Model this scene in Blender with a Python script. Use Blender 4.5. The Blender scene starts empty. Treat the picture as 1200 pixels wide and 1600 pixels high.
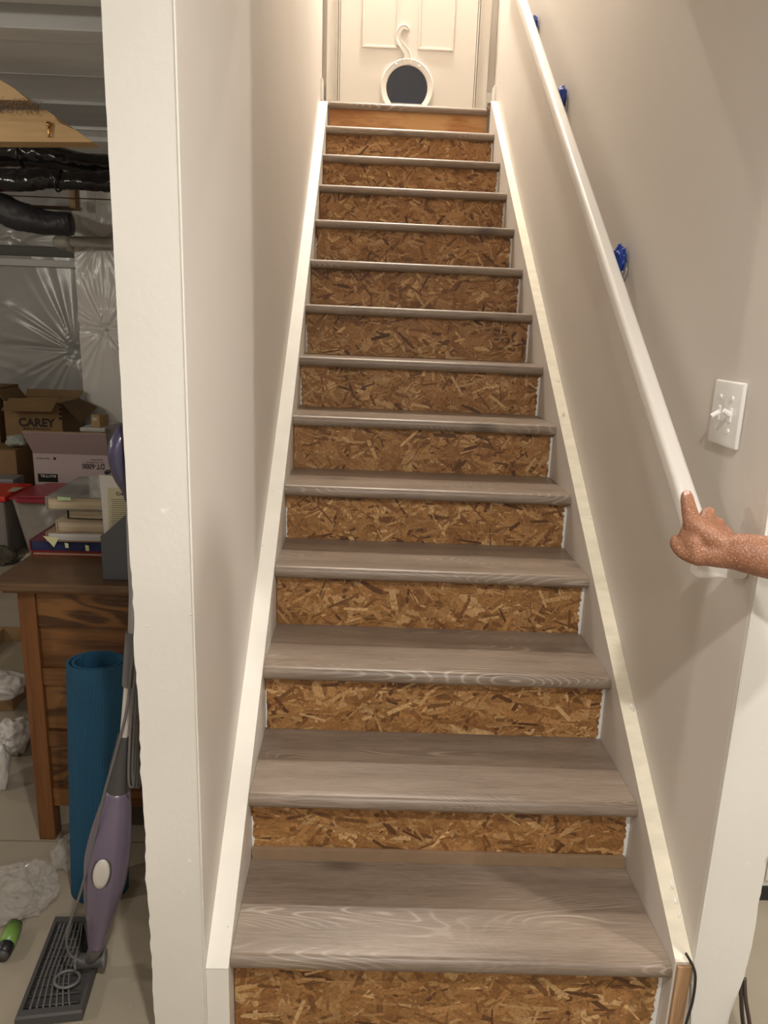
import bpy, bmesh, math, random
from mathutils import Vector, Matrix, noise
R_ = random.Random(7)
C = bpy.context.scene.collection
PI = math.pi

# ------------------------------------------------------------------ camera
F_PX, YAW, PITCH, ROLL = 1160.0, 0.03217, 0.2467, 0.03418
CAM = Vector((0.23559, -1.21416, 1.41028))
fw = Vector((math.sin(YAW)*math.cos(PITCH), math.cos(YAW)*math.cos(PITCH), -math.sin(PITCH)))
rt = Vector((math.cos(YAW), -math.sin(YAW), 0)); up = rt.cross(fw)
r2 = rt*math.cos(ROLL)+up*math.sin(ROLL); u2 = up*math.cos(ROLL)-rt*math.sin(ROLL)
cd = bpy.data.cameras.new('camera'); cam = bpy.data.objects.new('camera', cd); C.objects.link(cam)
m4 = Matrix.Identity(4)
for i in range(3):
    m4[i][0] = r2[i]; m4[i][1] = u2[i]; m4[i][2] = -fw[i]; m4[i][3] = CAM[i]
cam.matrix_world = m4
cd.sensor_fit = 'VERTICAL'; cd.sensor_height = 32.0; cd.lens = 32.0*F_PX/1600.0
cd.clip_start = 0.05; cd.clip_end = 60
bpy.context.scene.camera = cam

# ------------------------------------------------------------------ light
sc = bpy.context.scene
w = bpy.data.worlds.new('world'); sc.world = w; w.use_nodes = True
w.node_tree.nodes['Background'].inputs[0].default_value = (0.9, 0.86, 0.8, 1)
w.node_tree.nodes['Background'].inputs[1].default_value = 0.05
sc.view_settings.view_transform = 'Standard'; sc.view_settings.look = 'None'
sc.view_settings.gamma = 1.0; sc.view_settings.use_curve_mapping = False
sc.view_settings.exposure = -0.08
def lamp(name, loc, power, size, col=(1.0, 0.86, 0.70), aim=(0, 0, -1)):
    l = bpy.data.lights.new(name, 'AREA'); l.shape = 'DISK'; l.size = size; l.energy = power; l.color = col
    o = bpy.data.objects.new(name, l); C.objects.link(o); o.location = loc
    o.rotation_euler = Vector(aim).to_track_quat('-Z', 'Y').to_euler()
    return o
def bulb(name, loc, power, rad, col):
    l = bpy.data.lights.new(name, 'POINT'); l.shadow_soft_size = rad; l.energy = power; l.color = col
    o = bpy.data.objects.new(name, l); C.objects.link(o); o.location = loc
    return o
lamp('recessed_or_fill_lamp', (0.50, -1.25, 2.40), 34, 0.10, (1.0, 0.94, 0.87))
bulb('bare_or_fill_lamp', (-2.60, -0.50, 1.98), 48, 0.05, (1.0, 0.92, 0.82))
bulb('bare_or_fill_lamp', (-3.20, 1.40, 1.95), 26, 0.05, (1.0, 0.92, 0.80))  # unseen extra light added to brighten the wrapped bump-out
bulb('bare_or_fill_lamp', (2.45, -1.15, 2.25), 108, 0.05, (1.0, 0.95, 0.89))
lamp('recessed_or_fill_lamp', (0.30, -3.20, 2.40), 40, 0.14, (1.0, 0.94, 0.87))  # unseen fill light added behind the camera
lamp('landing_lamp', (0.44, 3.22, 4.93), 105, 0.12, (1.0, 0.92, 0.82))

# ------------------------------------------------------------------ helpers
def at(px, py, Y):                                 # a pixel of the photograph on the vertical plane y = Y
    d = r2*((px-600)/F_PX)+u2*((800-py)/F_PX)+fw
    return CAM+d*((Y-CAM.y)/d.y)
def onx(px, py, X):
    d = r2*((px-600)/F_PX)+u2*((800-py)/F_PX)+fw
    return CAM+d*((X-CAM.x)/d.x)

def mesh_obj(name, bm, mat, parent=None, smooth=False):
    me = bpy.data.meshes.new(name)
    bmesh.ops.recalc_face_normals(bm, faces=bm.faces)
    bm.to_mesh(me); bm.free()
    if smooth:
        for p in me.polygons: p.use_smooth = True
    if mat: me.materials.append(mat)
    o = bpy.data.objects.new(name, me); C.objects.link(o)
    if parent: o.parent = parent
    return o
def smooth_by_angle(o, deg=35):
    bm = bmesh.new(); bm.from_mesh(o.data)
    for f in bm.faces: f.smooth = True
    for e in bm.edges:
        if len(e.link_faces) == 2 and e.calc_face_angle(0) > math.radians(deg): e.smooth = False
    bm.to_mesh(o.data); bm.free()
    return o
def tag(o, label=None, cat=None, group=None, kind=None):
    if label: o['label'] = label
    if cat: o['category'] = cat
    if group: o['group'] = group
    if kind: o['kind'] = kind
    return o
def thing(name, label, cat, loc=(0, 0, 0), group=None):
    o = bpy.data.objects.new(name, None); C.objects.link(o); o.location = loc
    o.empty_display_size = 0.05
    return tag(o, label, cat, group)
def local(o, parent):                              # keep world place when parented to an Empty at a base point
    o.parent = parent
    off = Vector(parent.location)
    me = o.data
    me.transform(Matrix.Translation(-off))
    return o
def box(bm, a, b, bev=0.0, rot=None, piv=None):
    x0, y0, z0 = a; x1, y1, z1 = b
    vs = [bm.verts.new(v) for v in ((x0,y0,z0),(x1,y0,z0),(x1,y1,z0),(x0,y1,z0),(x0,y0,z1),(x1,y0,z1),(x1,y1,z1),(x0,y1,z1))]
    fs = [bm.faces.new([vs[i] for i in f]) for f in ((0,3,2,1),(4,5,6,7),(0,1,5,4),(1,2,6,5),(2,3,7,6),(3,0,4,7))]
    if bev > 0:
        es = list({e for f in fs for e in f.edges})
        g = bmesh.ops.bevel(bm, geom=es, offset=bev, segments=2, affect='EDGES', profile=0.6)
        vs = list({v for f in g['faces'] for v in f.verts} | {v for v in vs if v.is_valid})
    if rot:
        bmesh.ops.rotate(bm, verts=[v for v in vs if v.is_valid], cent=piv or a, matrix=rot)
    return vs
def boxo(name, a, b, mat, parent=None, bev=0.002, rot=None, piv=None):
    bm = bmesh.new(); box(bm, a, b, bev, rot, piv)
    return mesh_obj(name, bm, mat, parent)
def prism(bm, pts, vec):                           # closed polygon (3D points) swept along vec
    vec = Vector(vec)
    a = [bm.verts.new(p) for p in pts]; b = [bm.verts.new(Vector(p)+vec) for p in pts]
    bm.faces.new(a); bm.faces.new(b[::-1])
    n = len(a)
    for i in range(n): bm.faces.new((a[i], b[i], b[(i+1) % n], a[(i+1) % n]))
def tube(bm, pts, rad, n=10, closed=False):
    pts = [Vector(p) for p in pts]; rads = rad if isinstance(rad, (list, tuple)) else [rad]*len(pts)
    rings = []; prev = None; N = len(pts)
    for i, p in enumerate(pts):
        if closed: t = pts[(i+1) % N]-pts[i-1]
        else: t = pts[min(i+1, N-1)]-pts[max(i-1, 0)]
        t.normalize()
        if prev is None:
            a = Vector((0, 0, 1)) if abs(t.z) < 0.9 else Vector((1, 0, 0))
            prev = t.cross(a).normalized()
        u = (prev-t*prev.dot(t)).normalized(); v = t.cross(u); prev = u
        r = rads[i]
        rx, ry = r if isinstance(r, tuple) else (r, r)
        rings.append([bm.verts.new(p+u*math.cos(2*PI*k/n)*rx+v*math.sin(2*PI*k/n)*ry) for k in range(n)])
    rng = range(N) if closed else range(N-1)
    for i in rng:
        A = rings[i]; B = rings[(i+1) % N]
        for k in range(n): bm.faces.new((A[k], A[(k+1) % n], B[(k+1) % n], B[k]))
    if not closed:
        bm.faces.new(rings[0][::-1]); bm.faces.new(rings[-1])
def spline(pts, k=6):
    pts = [Vector(p) for p in pts]; out = []
    for i in range(len(pts)-1):
        p0 = pts[max(i-1, 0)]; p1 = pts[i]; p2 = pts[i+1]; p3 = pts[min(i+2, len(pts)-1)]
        for j in range(k):
            t = j/k
            out.append(0.5*((2*p1)+(p2-p0)*t+(2*p0-5*p1+4*p2-p3)*t*t+(3*p1-p0-3*p2+p3)*t**3))
    out.append(pts[-1]); return out
def text(name, s, size, mat, M, parent=None, bold=0.0):
    cu = bpy.data.curves.new(name, 'FONT'); cu.body = s; cu.size = size; cu.extrude = 0.0002; cu.offset = bold
    cu.align_x = 'CENTER'; cu.align_y = 'CENTER'; cu.resolution_u = 3
    o = bpy.data.objects.new(name, cu); C.objects.link(o)
    dg = bpy.context.evaluated_depsgraph_get()
    me = bpy.data.meshes.new_from_object(o.evaluated_get(dg)); bpy.data.objects.remove(o); bpy.data.curves.remove(cu)
    me.transform(M); me.materials.clear(); me.materials.append(mat)
    o = bpy.data.objects.new(name, me); C.objects.link(o)
    if parent: o.parent = parent
    return o
def face_cam(loc, flip=False, tilt=0.0):           # text plane facing -y; flip = upside down
    M = Matrix.Translation(loc) @ Matrix.Rotation(PI/2+tilt, 4, 'X')
    if flip: M = M @ Matrix.Rotation(PI, 4, 'Z')
    return M

# ------------------------------------------------------------------ materials
def mat(name, col, rough=0.6, metal=0.0, var=0.0, vscale=8.0, bump=0.0, bscale=60.0, stretch=(1, 1, 1),
        col2=None, spec=0.5, alpha=1.0, trans=0.0, coat=0.0, detail=4.0, speck=None):
    m = bpy.data.materials.new(name); m.use_nodes = True
    nt = m.node_tree; N = nt.nodes; L = nt.links; b = N['Principled BSDF']
    b.inputs['Roughness'].default_value = rough; b.inputs['Metallic'].default_value = metal
    b.inputs['Specular IOR Level'].default_value = spec; b.inputs['Alpha'].default_value = alpha
    b.inputs['Transmission Weight'].default_value = trans; b.inputs['Coat Weight'].default_value = coat
    tc = N.new('ShaderNodeTexCoord'); mp = N.new('ShaderNodeMapping'); mp.inputs['Scale'].default_value = stretch
    L.new(tc.outputs['Object'], mp.inputs['Vector'])
    c2 = col2 if col2 else tuple(c*(1-var) for c in col)
    n = N.new('ShaderNodeTexNoise'); n.inputs['Scale'].default_value = vscale; n.inputs['Detail'].default_value = detail
    L.new(mp.outputs[0], n.inputs['Vector'])
    r = N.new('ShaderNodeValToRGB'); r.color_ramp.elements[0].position = 0.35; r.color_ramp.elements[1].position = 0.65
    r.color_ramp.elements[0].color = (*c2, 1); r.color_ramp.elements[1].color = (*col, 1)
    L.new(n.outputs['Fac'], r.inputs['Fac'])
    out = r.outputs['Color']
    if speck:
        sn = N.new('ShaderNodeTexNoise'); sn.inputs['Scale'].default_value = speck[1]; sn.inputs['Detail'].default_value = 2
        L.new(tc.outputs['Object'], sn.inputs['Vector'])
        rr = N.new('ShaderNodeValToRGB'); rr.color_ramp.elements[0].position = speck[2]; rr.color_ramp.elements[1].position = speck[2]+0.04
        L.new(sn.outputs['Fac'], rr.inputs['Fac'])
        mx = N.new('ShaderNodeMix'); mx.data_type = 'RGBA'; mx.inputs[7].default_value = (*speck[0], 1)
        L.new(rr.outputs['Color'], mx.inputs[0]); L.new(out, mx.inputs[6]); out = mx.outputs[2]
    L.new(out, b.inputs['Base Color'])
    if bump:
        n2 = N.new('ShaderNodeTexNoise'); n2.inputs['Scale'].default_value = bscale; n2.inputs['Detail'].default_value = 5
        L.new(mp.outputs[0], n2.inputs['Vector'])
        bp = N.new('ShaderNodeBump'); bp.inputs['Strength'].default_value = bump; bp.inputs['Distance'].default_value = 0.004
        L.new(n2.outputs['Fac'], bp.inputs['Height']); L.new(bp.outputs[0], b.inputs['Normal'])
    return m

def wood(name, light, dark, grain=(1.0, 14, 14), rings=4.0, dist=6.0, rough=0.5, bump=0.15, mixw=0.5, axis='X', pore=None, knots=0.0, rg=None):
    m = bpy.data.materials.new(name); m.use_nodes = True
    nt = m.node_tree; N = nt.nodes; L = nt.links; b = N['Principled BSDF']
    b.inputs['Roughness'].default_value = rough
    tc = N.new('ShaderNodeTexCoord'); oi = N.new('ShaderNodeObjectInfo')
    vm = N.new('ShaderNodeVectorMath'); vm.operation = 'MULTIPLY_ADD'
    cmb = N.new('ShaderNodeCombineXYZ')
    L.new(oi.outputs['Random'], cmb.inputs[0]); L.new(oi.outputs['Random'], cmb.inputs[1]); L.new(oi.outputs['Random'], cmb.inputs[2])
    vm.inputs[1].default_value = (7.3, 5.1, 9.7)
    L.new(cmb.outputs[0], vm.inputs[0]); L.new(tc.outputs['Object'], vm.inputs[2])
    mp = N.new('ShaderNodeMapping'); mp.inputs['Scale'].default_value = grain; L.new(vm.outputs[0], mp.inputs['Vector'])
    # broad cathedral figure: contour lines of a stretched noise
    n1 = N.new('ShaderNodeTexNoise'); n1.inputs['Scale'].default_value = 1.0; n1.inputs['Detail'].default_value = 1.5
    n1.inputs['Distortion'].default_value = 0.3
    mr_ = N.new('ShaderNodeMapping'); mr_.inputs['Scale'].default_value = rg or grain; L.new(vm.outputs[0], mr_.inputs['Vector'])
    L.new(mr_.outputs[0], n1.inputs['Vector'])
    mu = N.new('ShaderNodeMath'); mu.operation = 'MULTIPLY'; mu.inputs[1].default_value = rings*8
    L.new(n1.outputs['Fac'], mu.inputs[0])
    sn = N.new('ShaderNodeMath'); sn.operation = 'SINE'; L.new(mu.outputs[0], sn.inputs[0])
    pw = N.new('ShaderNodeMapRange'); pw.inputs[1].default_value = -1; pw.inputs[2].default_value = 1; L.new(sn.outputs[0], pw.inputs[0])
    # fine fibre
    mp2 = N.new('ShaderNodeMapping'); mp2.inputs['Scale'].default_value = tuple(g*(6 if g > 5 else 2.5) for g in grain)
    L.new(vm.outputs[0], mp2.inputs['Vector'])
    n2 = N.new('ShaderNodeTexNoise'); n2.inputs['Scale'].default_value = 2.0; n2.inputs['Detail'].default_value = 6; n2.inputs['Roughness'].default_value = 0.65
    L.new(mp2.outputs[0], n2.inputs['Vector'])
    n3 = N.new('ShaderNodeTexNoise'); n3.inputs['Scale'].default_value = 0.7; n3.inputs['Detail'].default_value = 3
    L.new(mp.outputs[0], n3.inputs['Vector'])
    def mul(a, k):
        q = N.new('ShaderNodeMath'); q.operation = 'MULTIPLY'; L.new(a, q.inputs[0]); q.inputs[1].default_value = k; return q.outputs[0]
    def add(a, c):
        q = N.new('ShaderNodeMath'); q.operation = 'ADD'; L.new(a, q.inputs[0]); L.new(c, q.inputs[1]); return q.outputs[0]
    s = add(add(mul(pw.outputs[0], 0.30*mixw), mul(n2.outputs['Fac'], 0.75)), mul(n3.outputs['Fac'], 0.6))
    rmp = N.new('ShaderNodeValToRGB'); L.new(s, rmp.inputs['Fac'])
    mid = 0.68+0.15*mixw
    rmp.color_ramp.elements[0].position = mid-0.22; rmp.color_ramp.elements[1].position = mid+0.2
    rmp.color_ramp.elements[0].color = (*dark, 1); rmp.color_ramp.elements[1].color = (*light, 1)
    out = rmp.outputs['Color']
    if pore:                                       # limed pores: thin pale contour lines
        pr = N.new('ShaderNodeMapRange'); pr.inputs[1].default_value = 0.80; pr.inputs[2].default_value = 1.0
        L.new(pw.outputs[0], pr.inputs[0])
        nm = N.new('ShaderNodeTexNoise'); nm.inputs['Scale'].default_value = 1.3; nm.inputs['Detail'].default_value = 2; L.new(mr_.outputs[0], nm.inputs['Vector'])
        mr = N.new('ShaderNodeMapRange'); mr.inputs[1].default_value = 0.52; mr.inputs[2].default_value = 0.64; L.new(nm.outputs['Fac'], mr.inputs[0])
        mm = N.new('ShaderNodeMath'); mm.operation = 'MULTIPLY'; L.new(pr.outputs[0], mm.inputs[0]); L.new(mr.outputs[0], mm.inputs[1])
        mx = N.new('ShaderNodeMix'); mx.data_type = 'RGBA'; mx.inputs[7].default_value = (*pore, 1)
        L.new(mul(mm.outputs[0], 0.5), mx.inputs[0]); L.new(out, mx.inputs[6]); out = mx.outputs[2]
    if knots > 0:
        mk = N.new('ShaderNodeMapping'); mk.inputs['Scale'].default_value = (3.2, 7, 7); L.new(vm.outputs[0], mk.inputs['Vector'])
        vo = N.new('ShaderNodeTexVoronoi'); vo.inputs['Scale'].default_value = 0.75; L.new(mk.outputs[0], vo.inputs['Vector'])
        kr = N.new('ShaderNodeMapRange'); kr.inputs[1].default_value = 0.16; kr.inputs[2].default_value = 0.03; L.new(vo.outputs['Distance'], kr.inputs[0])
        mx = N.new('ShaderNodeMix'); mx.data_type = 'RGBA'; mx.inputs[7].default_value = (*[d*0.45 for d in dark], 1)
        L.new(mul(kr.outputs[0], knots), mx.inputs[0]); L.new(out, mx.inputs[6]); out = mx.outputs[2]
    L.new(out, b.inputs['Base Color'])
    bp = N.new('ShaderNodeBump'); bp.inputs['Strength'].default_value = bump; bp.inputs['Distance'].default_value = 0.002
    L.new(n2.outputs['Fac'], bp.inputs['Height']); L.new(bp.outputs[0], b.inputs['Normal'])
    return m

def attr_mat(name, rough=0.6):
    m = bpy.data.materials.new(name); m.use_nodes = True
    nt = m.node_tree; N = nt.nodes; L = nt.links; b = N['Principled BSDF']; b.inputs['Roughness'].default_value = rough
    a = N.new('ShaderNodeVertexColor'); a.layer_name = 'tone'
    n = N.new('ShaderNodeTexNoise'); n.inputs['Scale'].default_value = 160; n.inputs['Detail'].default_value = 5
    tc = N.new('ShaderNodeTexCoord'); L.new(tc.outputs['Object'], n.inputs['Vector'])
    mr = N.new('ShaderNodeMapRange'); mr.inputs[1].default_value = 0.25; mr.inputs[2].default_value = 0.75
    mr.inputs[3].default_value = 0.62; mr.inputs[4].default_value = 1.25; L.new(n.outputs['Fac'], mr.inputs[0])
    mx = N.new('ShaderNodeVectorMath'); mx.operation = 'SCALE'
    L.new(a.outputs['Color'], mx.inputs[0]); L.new(mr.outputs[0], mx.inputs['Scale']); L.new(mx.outputs[0], b.inputs['Base Color'])
    return m

WALL = mat('wall_paint', (0.70, 0.655, 0.60), 0.55, var=0.03, vscale=2.5, bump=0.06, bscale=180)
WALLF = mat('scuffed_lit_wall_paint', (0.76, 0.745, 0.69), 0.5, var=0.04, vscale=3, bump=0.12, bscale=60, speck=((0.86, 0.84, 0.78), 35, 0.74))  # same wall paint with scuffs, base lightened for light on the wall ends
WHITE = mat('white_gloss_paint', (0.86, 0.84, 0.79), 0.32, var=0.03, vscale=5, bump=0.05, bscale=50)
SKIRTTOP = mat('white_skirt_paint', (0.84, 0.82, 0.76), 0.4, var=0.05, vscale=9, speck=((0.45, 0.42, 0.38), 55, 0.765))
CREAM = mat('cream_primer', (0.83, 0.78, 0.64), 0.5, var=0.1, vscale=14, stretch=(1, 3, 1), bump=0.2, bscale=40, speck=((0.5, 0.47, 0.40), 45, 0.74))
DOORP = mat('door_paint', (0.76, 0.72, 0.66), 0.4, var=0.02, vscale=3)
CEIL = mat('ceiling_paint', (0.75, 0.72, 0.67), 0.8)
TREAD = wood('grey_oak_laminate', (0.320, 0.255, 0.200), (0.155, 0.113, 0.084), (3.2, 30, 30), 40.0, rough=0.36, bump=0.20, mixw=0.14, pore=(0.56, 0.49, 0.41), knots=0.8, rg=(1.3, 7.0, 7.0))
PLY = wood('pine_plywood', (0.60, 0.34, 0.14), (0.40, 0.17, 0.05), (2.2, 6, 6), 1.6, rough=0.5, mixw=1.8, knots=0.7)
MDF = mat('brown_fibreboard', (0.30, 0.20, 0.12), 0.7, var=0.1, vscale=30)
OSB = attr_mat('strand_board', 0.55)
OSBBASE = mat('strand_board_base', (0.20, 0.095, 0.03), 0.7, var=0.4, vscale=40)
INK = mat('dark_ink', (0.035, 0.025, 0.02), 0.8)
CAULK = mat('white_caulk', (0.80, 0.80, 0.78), 0.6, bump=0.3, bscale=200)
BAREWOOD = wood('bare_lumber', (0.50, 0.33, 0.19), (0.30, 0.17, 0.08), (18, 18, 1.2), 3, rough=0.7, mixw=0.9)
OAK = wood('golden_oak', (0.19, 0.082, 0.024), (0.075, 0.029, 0.008), (1.6, 16, 16), 3.5, rough=0.42, mixw=0.9)
OAKV = wood('golden_oak_upright', (0.18, 0.070, 0.020), (0.085, 0.030, 0.008), (16, 16, 1.6), 2.0, rough=0.42, mixw=0.6)
OAKCH = wood('golden_oak_figured', (0.19, 0.085, 0.026), (0.065, 0.026, 0.008), (2.6, 12, 12), 5.5, rough=0.42, mixw=1.5)
OAKTOP = wood('worn_oak_top', (0.14, 0.080, 0.042), (0.07, 0.036, 0.017), (1.6, 10, 10), 2.0, rough=0.35, mixw=0.5)
PINE = wood('pale_pine', (0.82, 0.58, 0.30), (0.70, 0.45, 0.20), (1.2, 12, 12), 2.0, rough=0.55, mixw=0.6)
DKWOOD = wood('dark_joist', (0.16, 0.085, 0.04), (0.08, 0.04, 0.02), (1.5, 12, 12), 2, rough=0.7)
CONC = mat('concrete', (0.36, 0.315, 0.24), 0.5, var=0.22, vscale=2.2, bump=0.08, bscale=25, speck=((0.62, 0.58, 0.5), 42, 0.77), detail=8)
GREYP = mat('grey_painted_metal', (0.78, 0.79, 0.78), 0.5, var=0.12, vscale=3, stretch=(0.6, 3, 3))
GREYP2 = mat('darker_grey_metal', (0.5, 0.51, 0.51), 0.5, var=0.15, vscale=3, stretch=(0.6, 3, 3))
VAPORSHADE = mat('shaded_vapor_barrier', (0.50, 0.50, 0.48), 0.25, var=0.12, vscale=3, metal=0.1)  # sheet colour darkened for the shade left of the bump-out
VAPORLIT = mat('lit_vapor_barrier', (0.86, 0.85, 0.80), 0.22, var=0.06, vscale=3, metal=0.0)  # same sheet, colour brightened for the light on the bump-out
BLACKP = mat('black_plastic_wrap', (0.012, 0.012, 0.014), 0.16, bump=0.5, bscale=16, stretch=(3, 1, 1))
DUCTG = mat('dark_flex_duct', (0.045, 0.045, 0.05), 0.5)
PVC = mat('pvc_pipe', (0.52, 0.50, 0.43), 0.4)
CARD = mat('cardboard', (0.27, 0.165, 0.075), 0.8, var=0.15, vscale=6)
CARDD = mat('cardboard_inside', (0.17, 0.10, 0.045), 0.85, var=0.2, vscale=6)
PINKBOX = mat('pale_printed_card', (0.50, 0.42, 0.42), 0.45, var=0.05, vscale=4)
REDLID = mat('red_plastic', (0.34, 0.025, 0.045), 0.32)
CLEARP = mat('cloudy_clear_plastic', (0.42, 0.38, 0.33), 0.3, alpha=0.62, var=0.15, vscale=9)
BLUEMAT = mat('blue_foam', (0.008, 0.070, 0.135), 0.7, var=0.1, vscale=20)
LILAC = mat('lilac_plastic', (0.155, 0.125, 0.19), 0.22, coat=0.3, var=0.1, vscale=4)
LILACD = mat('dark_lilac_plastic', (0.055, 0.05, 0.10), 0.28, coat=0.3)
GREYPL = mat('grey_plastic', (0.135, 0.13, 0.13), 0.42)
GREYPLD = mat('dark_grey_plastic', (0.065, 0.062, 0.06), 0.5)
SILVER = mat('silver_tube', (0.42, 0.42, 0.42), 0.3, metal=0.5)
OFFWH = mat('off_white_plastic', (0.58, 0.55, 0.50), 0.4)
FILEG = mat('slate_card', (0.075, 0.08, 0.09), 0.55)
PAPER = mat('printed_paper', (0.55, 0.54, 0.50), 0.6)
PAPERY = mat('yellowed_paper', (0.46, 0.43, 0.28), 0.65)
PAGES = mat('page_edges', (0.50, 0.42, 0.29), 0.85, stretch=(1, 1, 60), vscale=5, col2=(0.33, 0.26, 0.17))
PAGESW = mat('white_page_edges', (0.55, 0.53, 0.50), 0.85, stretch=(1, 1, 60), vscale=5, col2=(0.38, 0.36, 0.34))
STICKY = mat('sticky_note', (0.52, 0.50, 0.28), 0.7)
GREENN = mat('green_note', (0.35, 0.45, 0.24), 0.7)
REDB = mat('red_cover', (0.22, 0.03, 0.02), 0.4)
MAROON = mat('maroon_cover', (0.12, 0.02, 0.035), 0.45)
NAVY = mat('navy_cover', (0.015, 0.025, 0.08), 0.4)
BLACKC = mat('black_cover', (0.012, 0.012, 0.014), 0.4)
TANC = mat('tan_cover', (0.26, 0.16, 0.09), 0.6)
GLOSSC = mat('laminated_cover', (0.26, 0.245, 0.23), 0.12, var=0.5, vscale=9, stretch=(4, 1, 1), coat=0.8)
BLUETAPE = mat('blue_tape', (0.008, 0.05, 0.34), 0.45, bump=0.4, bscale=80)
BRASS = mat('brass', (0.55, 0.32, 0.14), 0.25, metal=1.0)
BAG = mat('clear_plastic_bag', (0.60, 0.58, 0.54), 0.08, alpha=0.26, coat=0.9)
BAGW = mat('white_plastic_bag', (0.55, 0.53, 0.49), 0.3, alpha=0.95, coat=0.2)
GREENB = mat('green_label', (0.16, 0.30, 0.06), 0.35)
SKIN = mat('dusty_skin', (0.36, 0.165, 0.090), 0.40, col2=(0.25, 0.100, 0.050), vscale=14, bump=0.45, bscale=260, speck=((0.58, 0.38, 0.27), 520, 0.60))
NAIL = mat('fingernail', (0.60, 0.40, 0.34), 0.25)
SHIRT = mat('dark_cotton', (0.05, 0.06, 0.09), 0.9, bump=0.3, bscale=200)
JEANS = mat('denim', (0.05, 0.08, 0.15), 0.9, bump=0.3, bscale=250)
HAIR = mat('black_hair', (0.012, 0.010, 0.009), 0.5, bump=0.6, bscale=120)
SHOE = mat('black_shoe', (0.02, 0.02, 0.02), 0.5)
SWITCH = mat('switch_plastic', (0.84, 0.83, 0.81), 0.28)
FLAP = mat('blue_tinted_flap', (0.012, 0.022, 0.045), 0.12, var=0.2, vscale=3)
CABLE = mat('black_cable', (0.03, 0.025, 0.022), 0.4)
DARK = mat('dark_gap', (0.01, 0.008, 0.007), 0.9)

# ------------------------------------------------------------------ setting
RISE, RUN, W, OV, TT, TILT, SKEW = 0.18543, 0.254, 0.88573, 0.03827, 0.03438, 0.00719, -0.00978
DZ = [0.0013, 0.00182, 0.00509, 0.00417, -0.00291, -0.00467, -0.00667, -0.00404, -0.00287, 0.00034, 0.00209, 0.0004, 0.00395, 0.002]
NS = 14
WL, WR = -0.045, 0.922                              # inner faces of the stair walls
YD = 3.42                                           # back wall with the door
Z0 = -0.02                                          # basement floor level
def struct(name, a, b, m, bev=0.0, parent=None):
    o = boxo(name, a, b, m, parent, bev); o['kind'] = 'structure'; return o
# floor: poured slabs parted by a control joint
fl = struct('floor', (-5.0, -4.5, -0.17), (4.5, 5.3, -0.032), mat('joint_dark', (0.12, 0.10, 0.08), 0.9))
for (a, b) in (((-5.0, -4.5), (4.5, 0.592)), ((-5.0, 0.598), (4.5, 5.3))):
    o = boxo('concrete_slab', (a[0], a[1], -0.032), (b[0], b[1], Z0), CONC, fl, 0.0)
# left stair wall with its torn drywall edge
wl = struct('wall_left', (-0.145, -0.010, Z0), (WL, YD, 5.0), WALL)
def ragged_face(x0, x1, z0, z1, y, t, side, tail=(), n=150, amp=0.0026, calm=0.0008, zr=1.0):
    pts = []
    rr = random.Random(3 if side < 0 else 5)
    ex = []
    for i in range(n+1):
        z = z0+(z1-z0)*i/n
        a = amp if z < zr else calm
        ex.append((z, (noise.noise(Vector((z*9, side*3.1, 1)))*1.2+noise.noise(Vector((z*40, side, 4)))*0.9+rr.uniform(-.25, .25))*a))
    if side < 0:
        pts = [(x0+e, y, z) for z, e in ex]+[(x1, y, z1), (x1, y, z0)]
    else:
        pts = [(x1+e, y, z) for z, e in ex]+[(x0, y, z1), (x0, y, z0)]+list(tail)
    bm = bmesh.new(); prism(bm, pts, (0, t, 0))
    return bm
f = mesh_obj('drywall_facing', ragged_face(-0.148, WL, Z0, 2.42, -0.020, 0.010, -1), WALLF, wl)
bm = bmesh.new()
tube(bm, [(WL-0.001, -0.0195, z*0.05) for z in range(0, 49)], 0.0022, 6)
mesh_obj('corner_bead', bm, WALLF, wl, True)
# paint chips on the wall end
bm = bmesh.new()
for px, py in ((388, 962), (252, 1074), (262, 1078), (236, 1042), (228, 978), (297, 960)):
    if px > 300: continue
    p = at(px, py, -0.021); a = R_.uniform(0, PI); l = R_.uniform(.002, .005)
    tube(bm, [p, p+Vector((math.cos(a)*l, -0.001, math.sin(a)*l))], 0.0009, 5)
mesh_obj('paint_chip', bm, WHITE, wl)
# right stair wall
wr = struct('wall_right', (WR, -0.004, Z0), (1.022, YD, 5.0), WALL)
f = mesh_obj('drywall_facing', ragged_face(WR, 1.030, 0.169, 2.42, -0.016, 0.012, 1, [(0.945, -0.016, Z0), (1.000, -0.016, Z0)], amp=0.006, zr=0.75), WALLF, wr)
bm = bmesh.new(); tube(bm, [(WR+0.001, -0.0155, 0.15+z*0.05) for z in range(0, 46)], 0.0018, 6)
mesh_obj('corner_bead', bm, WALLF, wr, True)

# walls of the well above and the back wall
wb = struct('wall_back', (-0.145, YD, Z0), (1.022, YD+0.12, 5.0), WALL)
struct('ceiling_stairwell', (-0.145, 0.9, 5.0), (1.022, YD+0.12, 5.1), CEIL)
struct('wall_header', (WL, 0.8, 2.42), (WR, 0.9, 5.1), WALL)
struct('ceiling', (-0.145, -4.5, 2.42), (4.5, 0.8, 2.52), CEIL)
struct('ceiling_right', (1.022, 0.8, 2.42), (4.5, 4.6, 2.52), CEIL)
struct('wall_rear', (-5.0, -4.6, Z0), (4.5, -4.5, 2.52), WALL)
struct('wall_far_right', (4.5, -4.6, Z0), (4.6, 4.6, 2.52), WALL)
struct('wall_far_left', (-5.1, -4.6, Z0), (-5.0, 5.3, 2.75), WALL)
struct('wall_behind', (1.022, 4.6, Z0), (4.6, 4.7, 2.52), WALL)
struct('ceiling_left', (-5.0, -4.5, 2.70), (-0.145, 5.3, 2.8), DKWOOD)
struct('trim_edge', (-0.165, -4.5, 2.40), (-0.145, -0.01, 2.8), CEIL)

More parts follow.
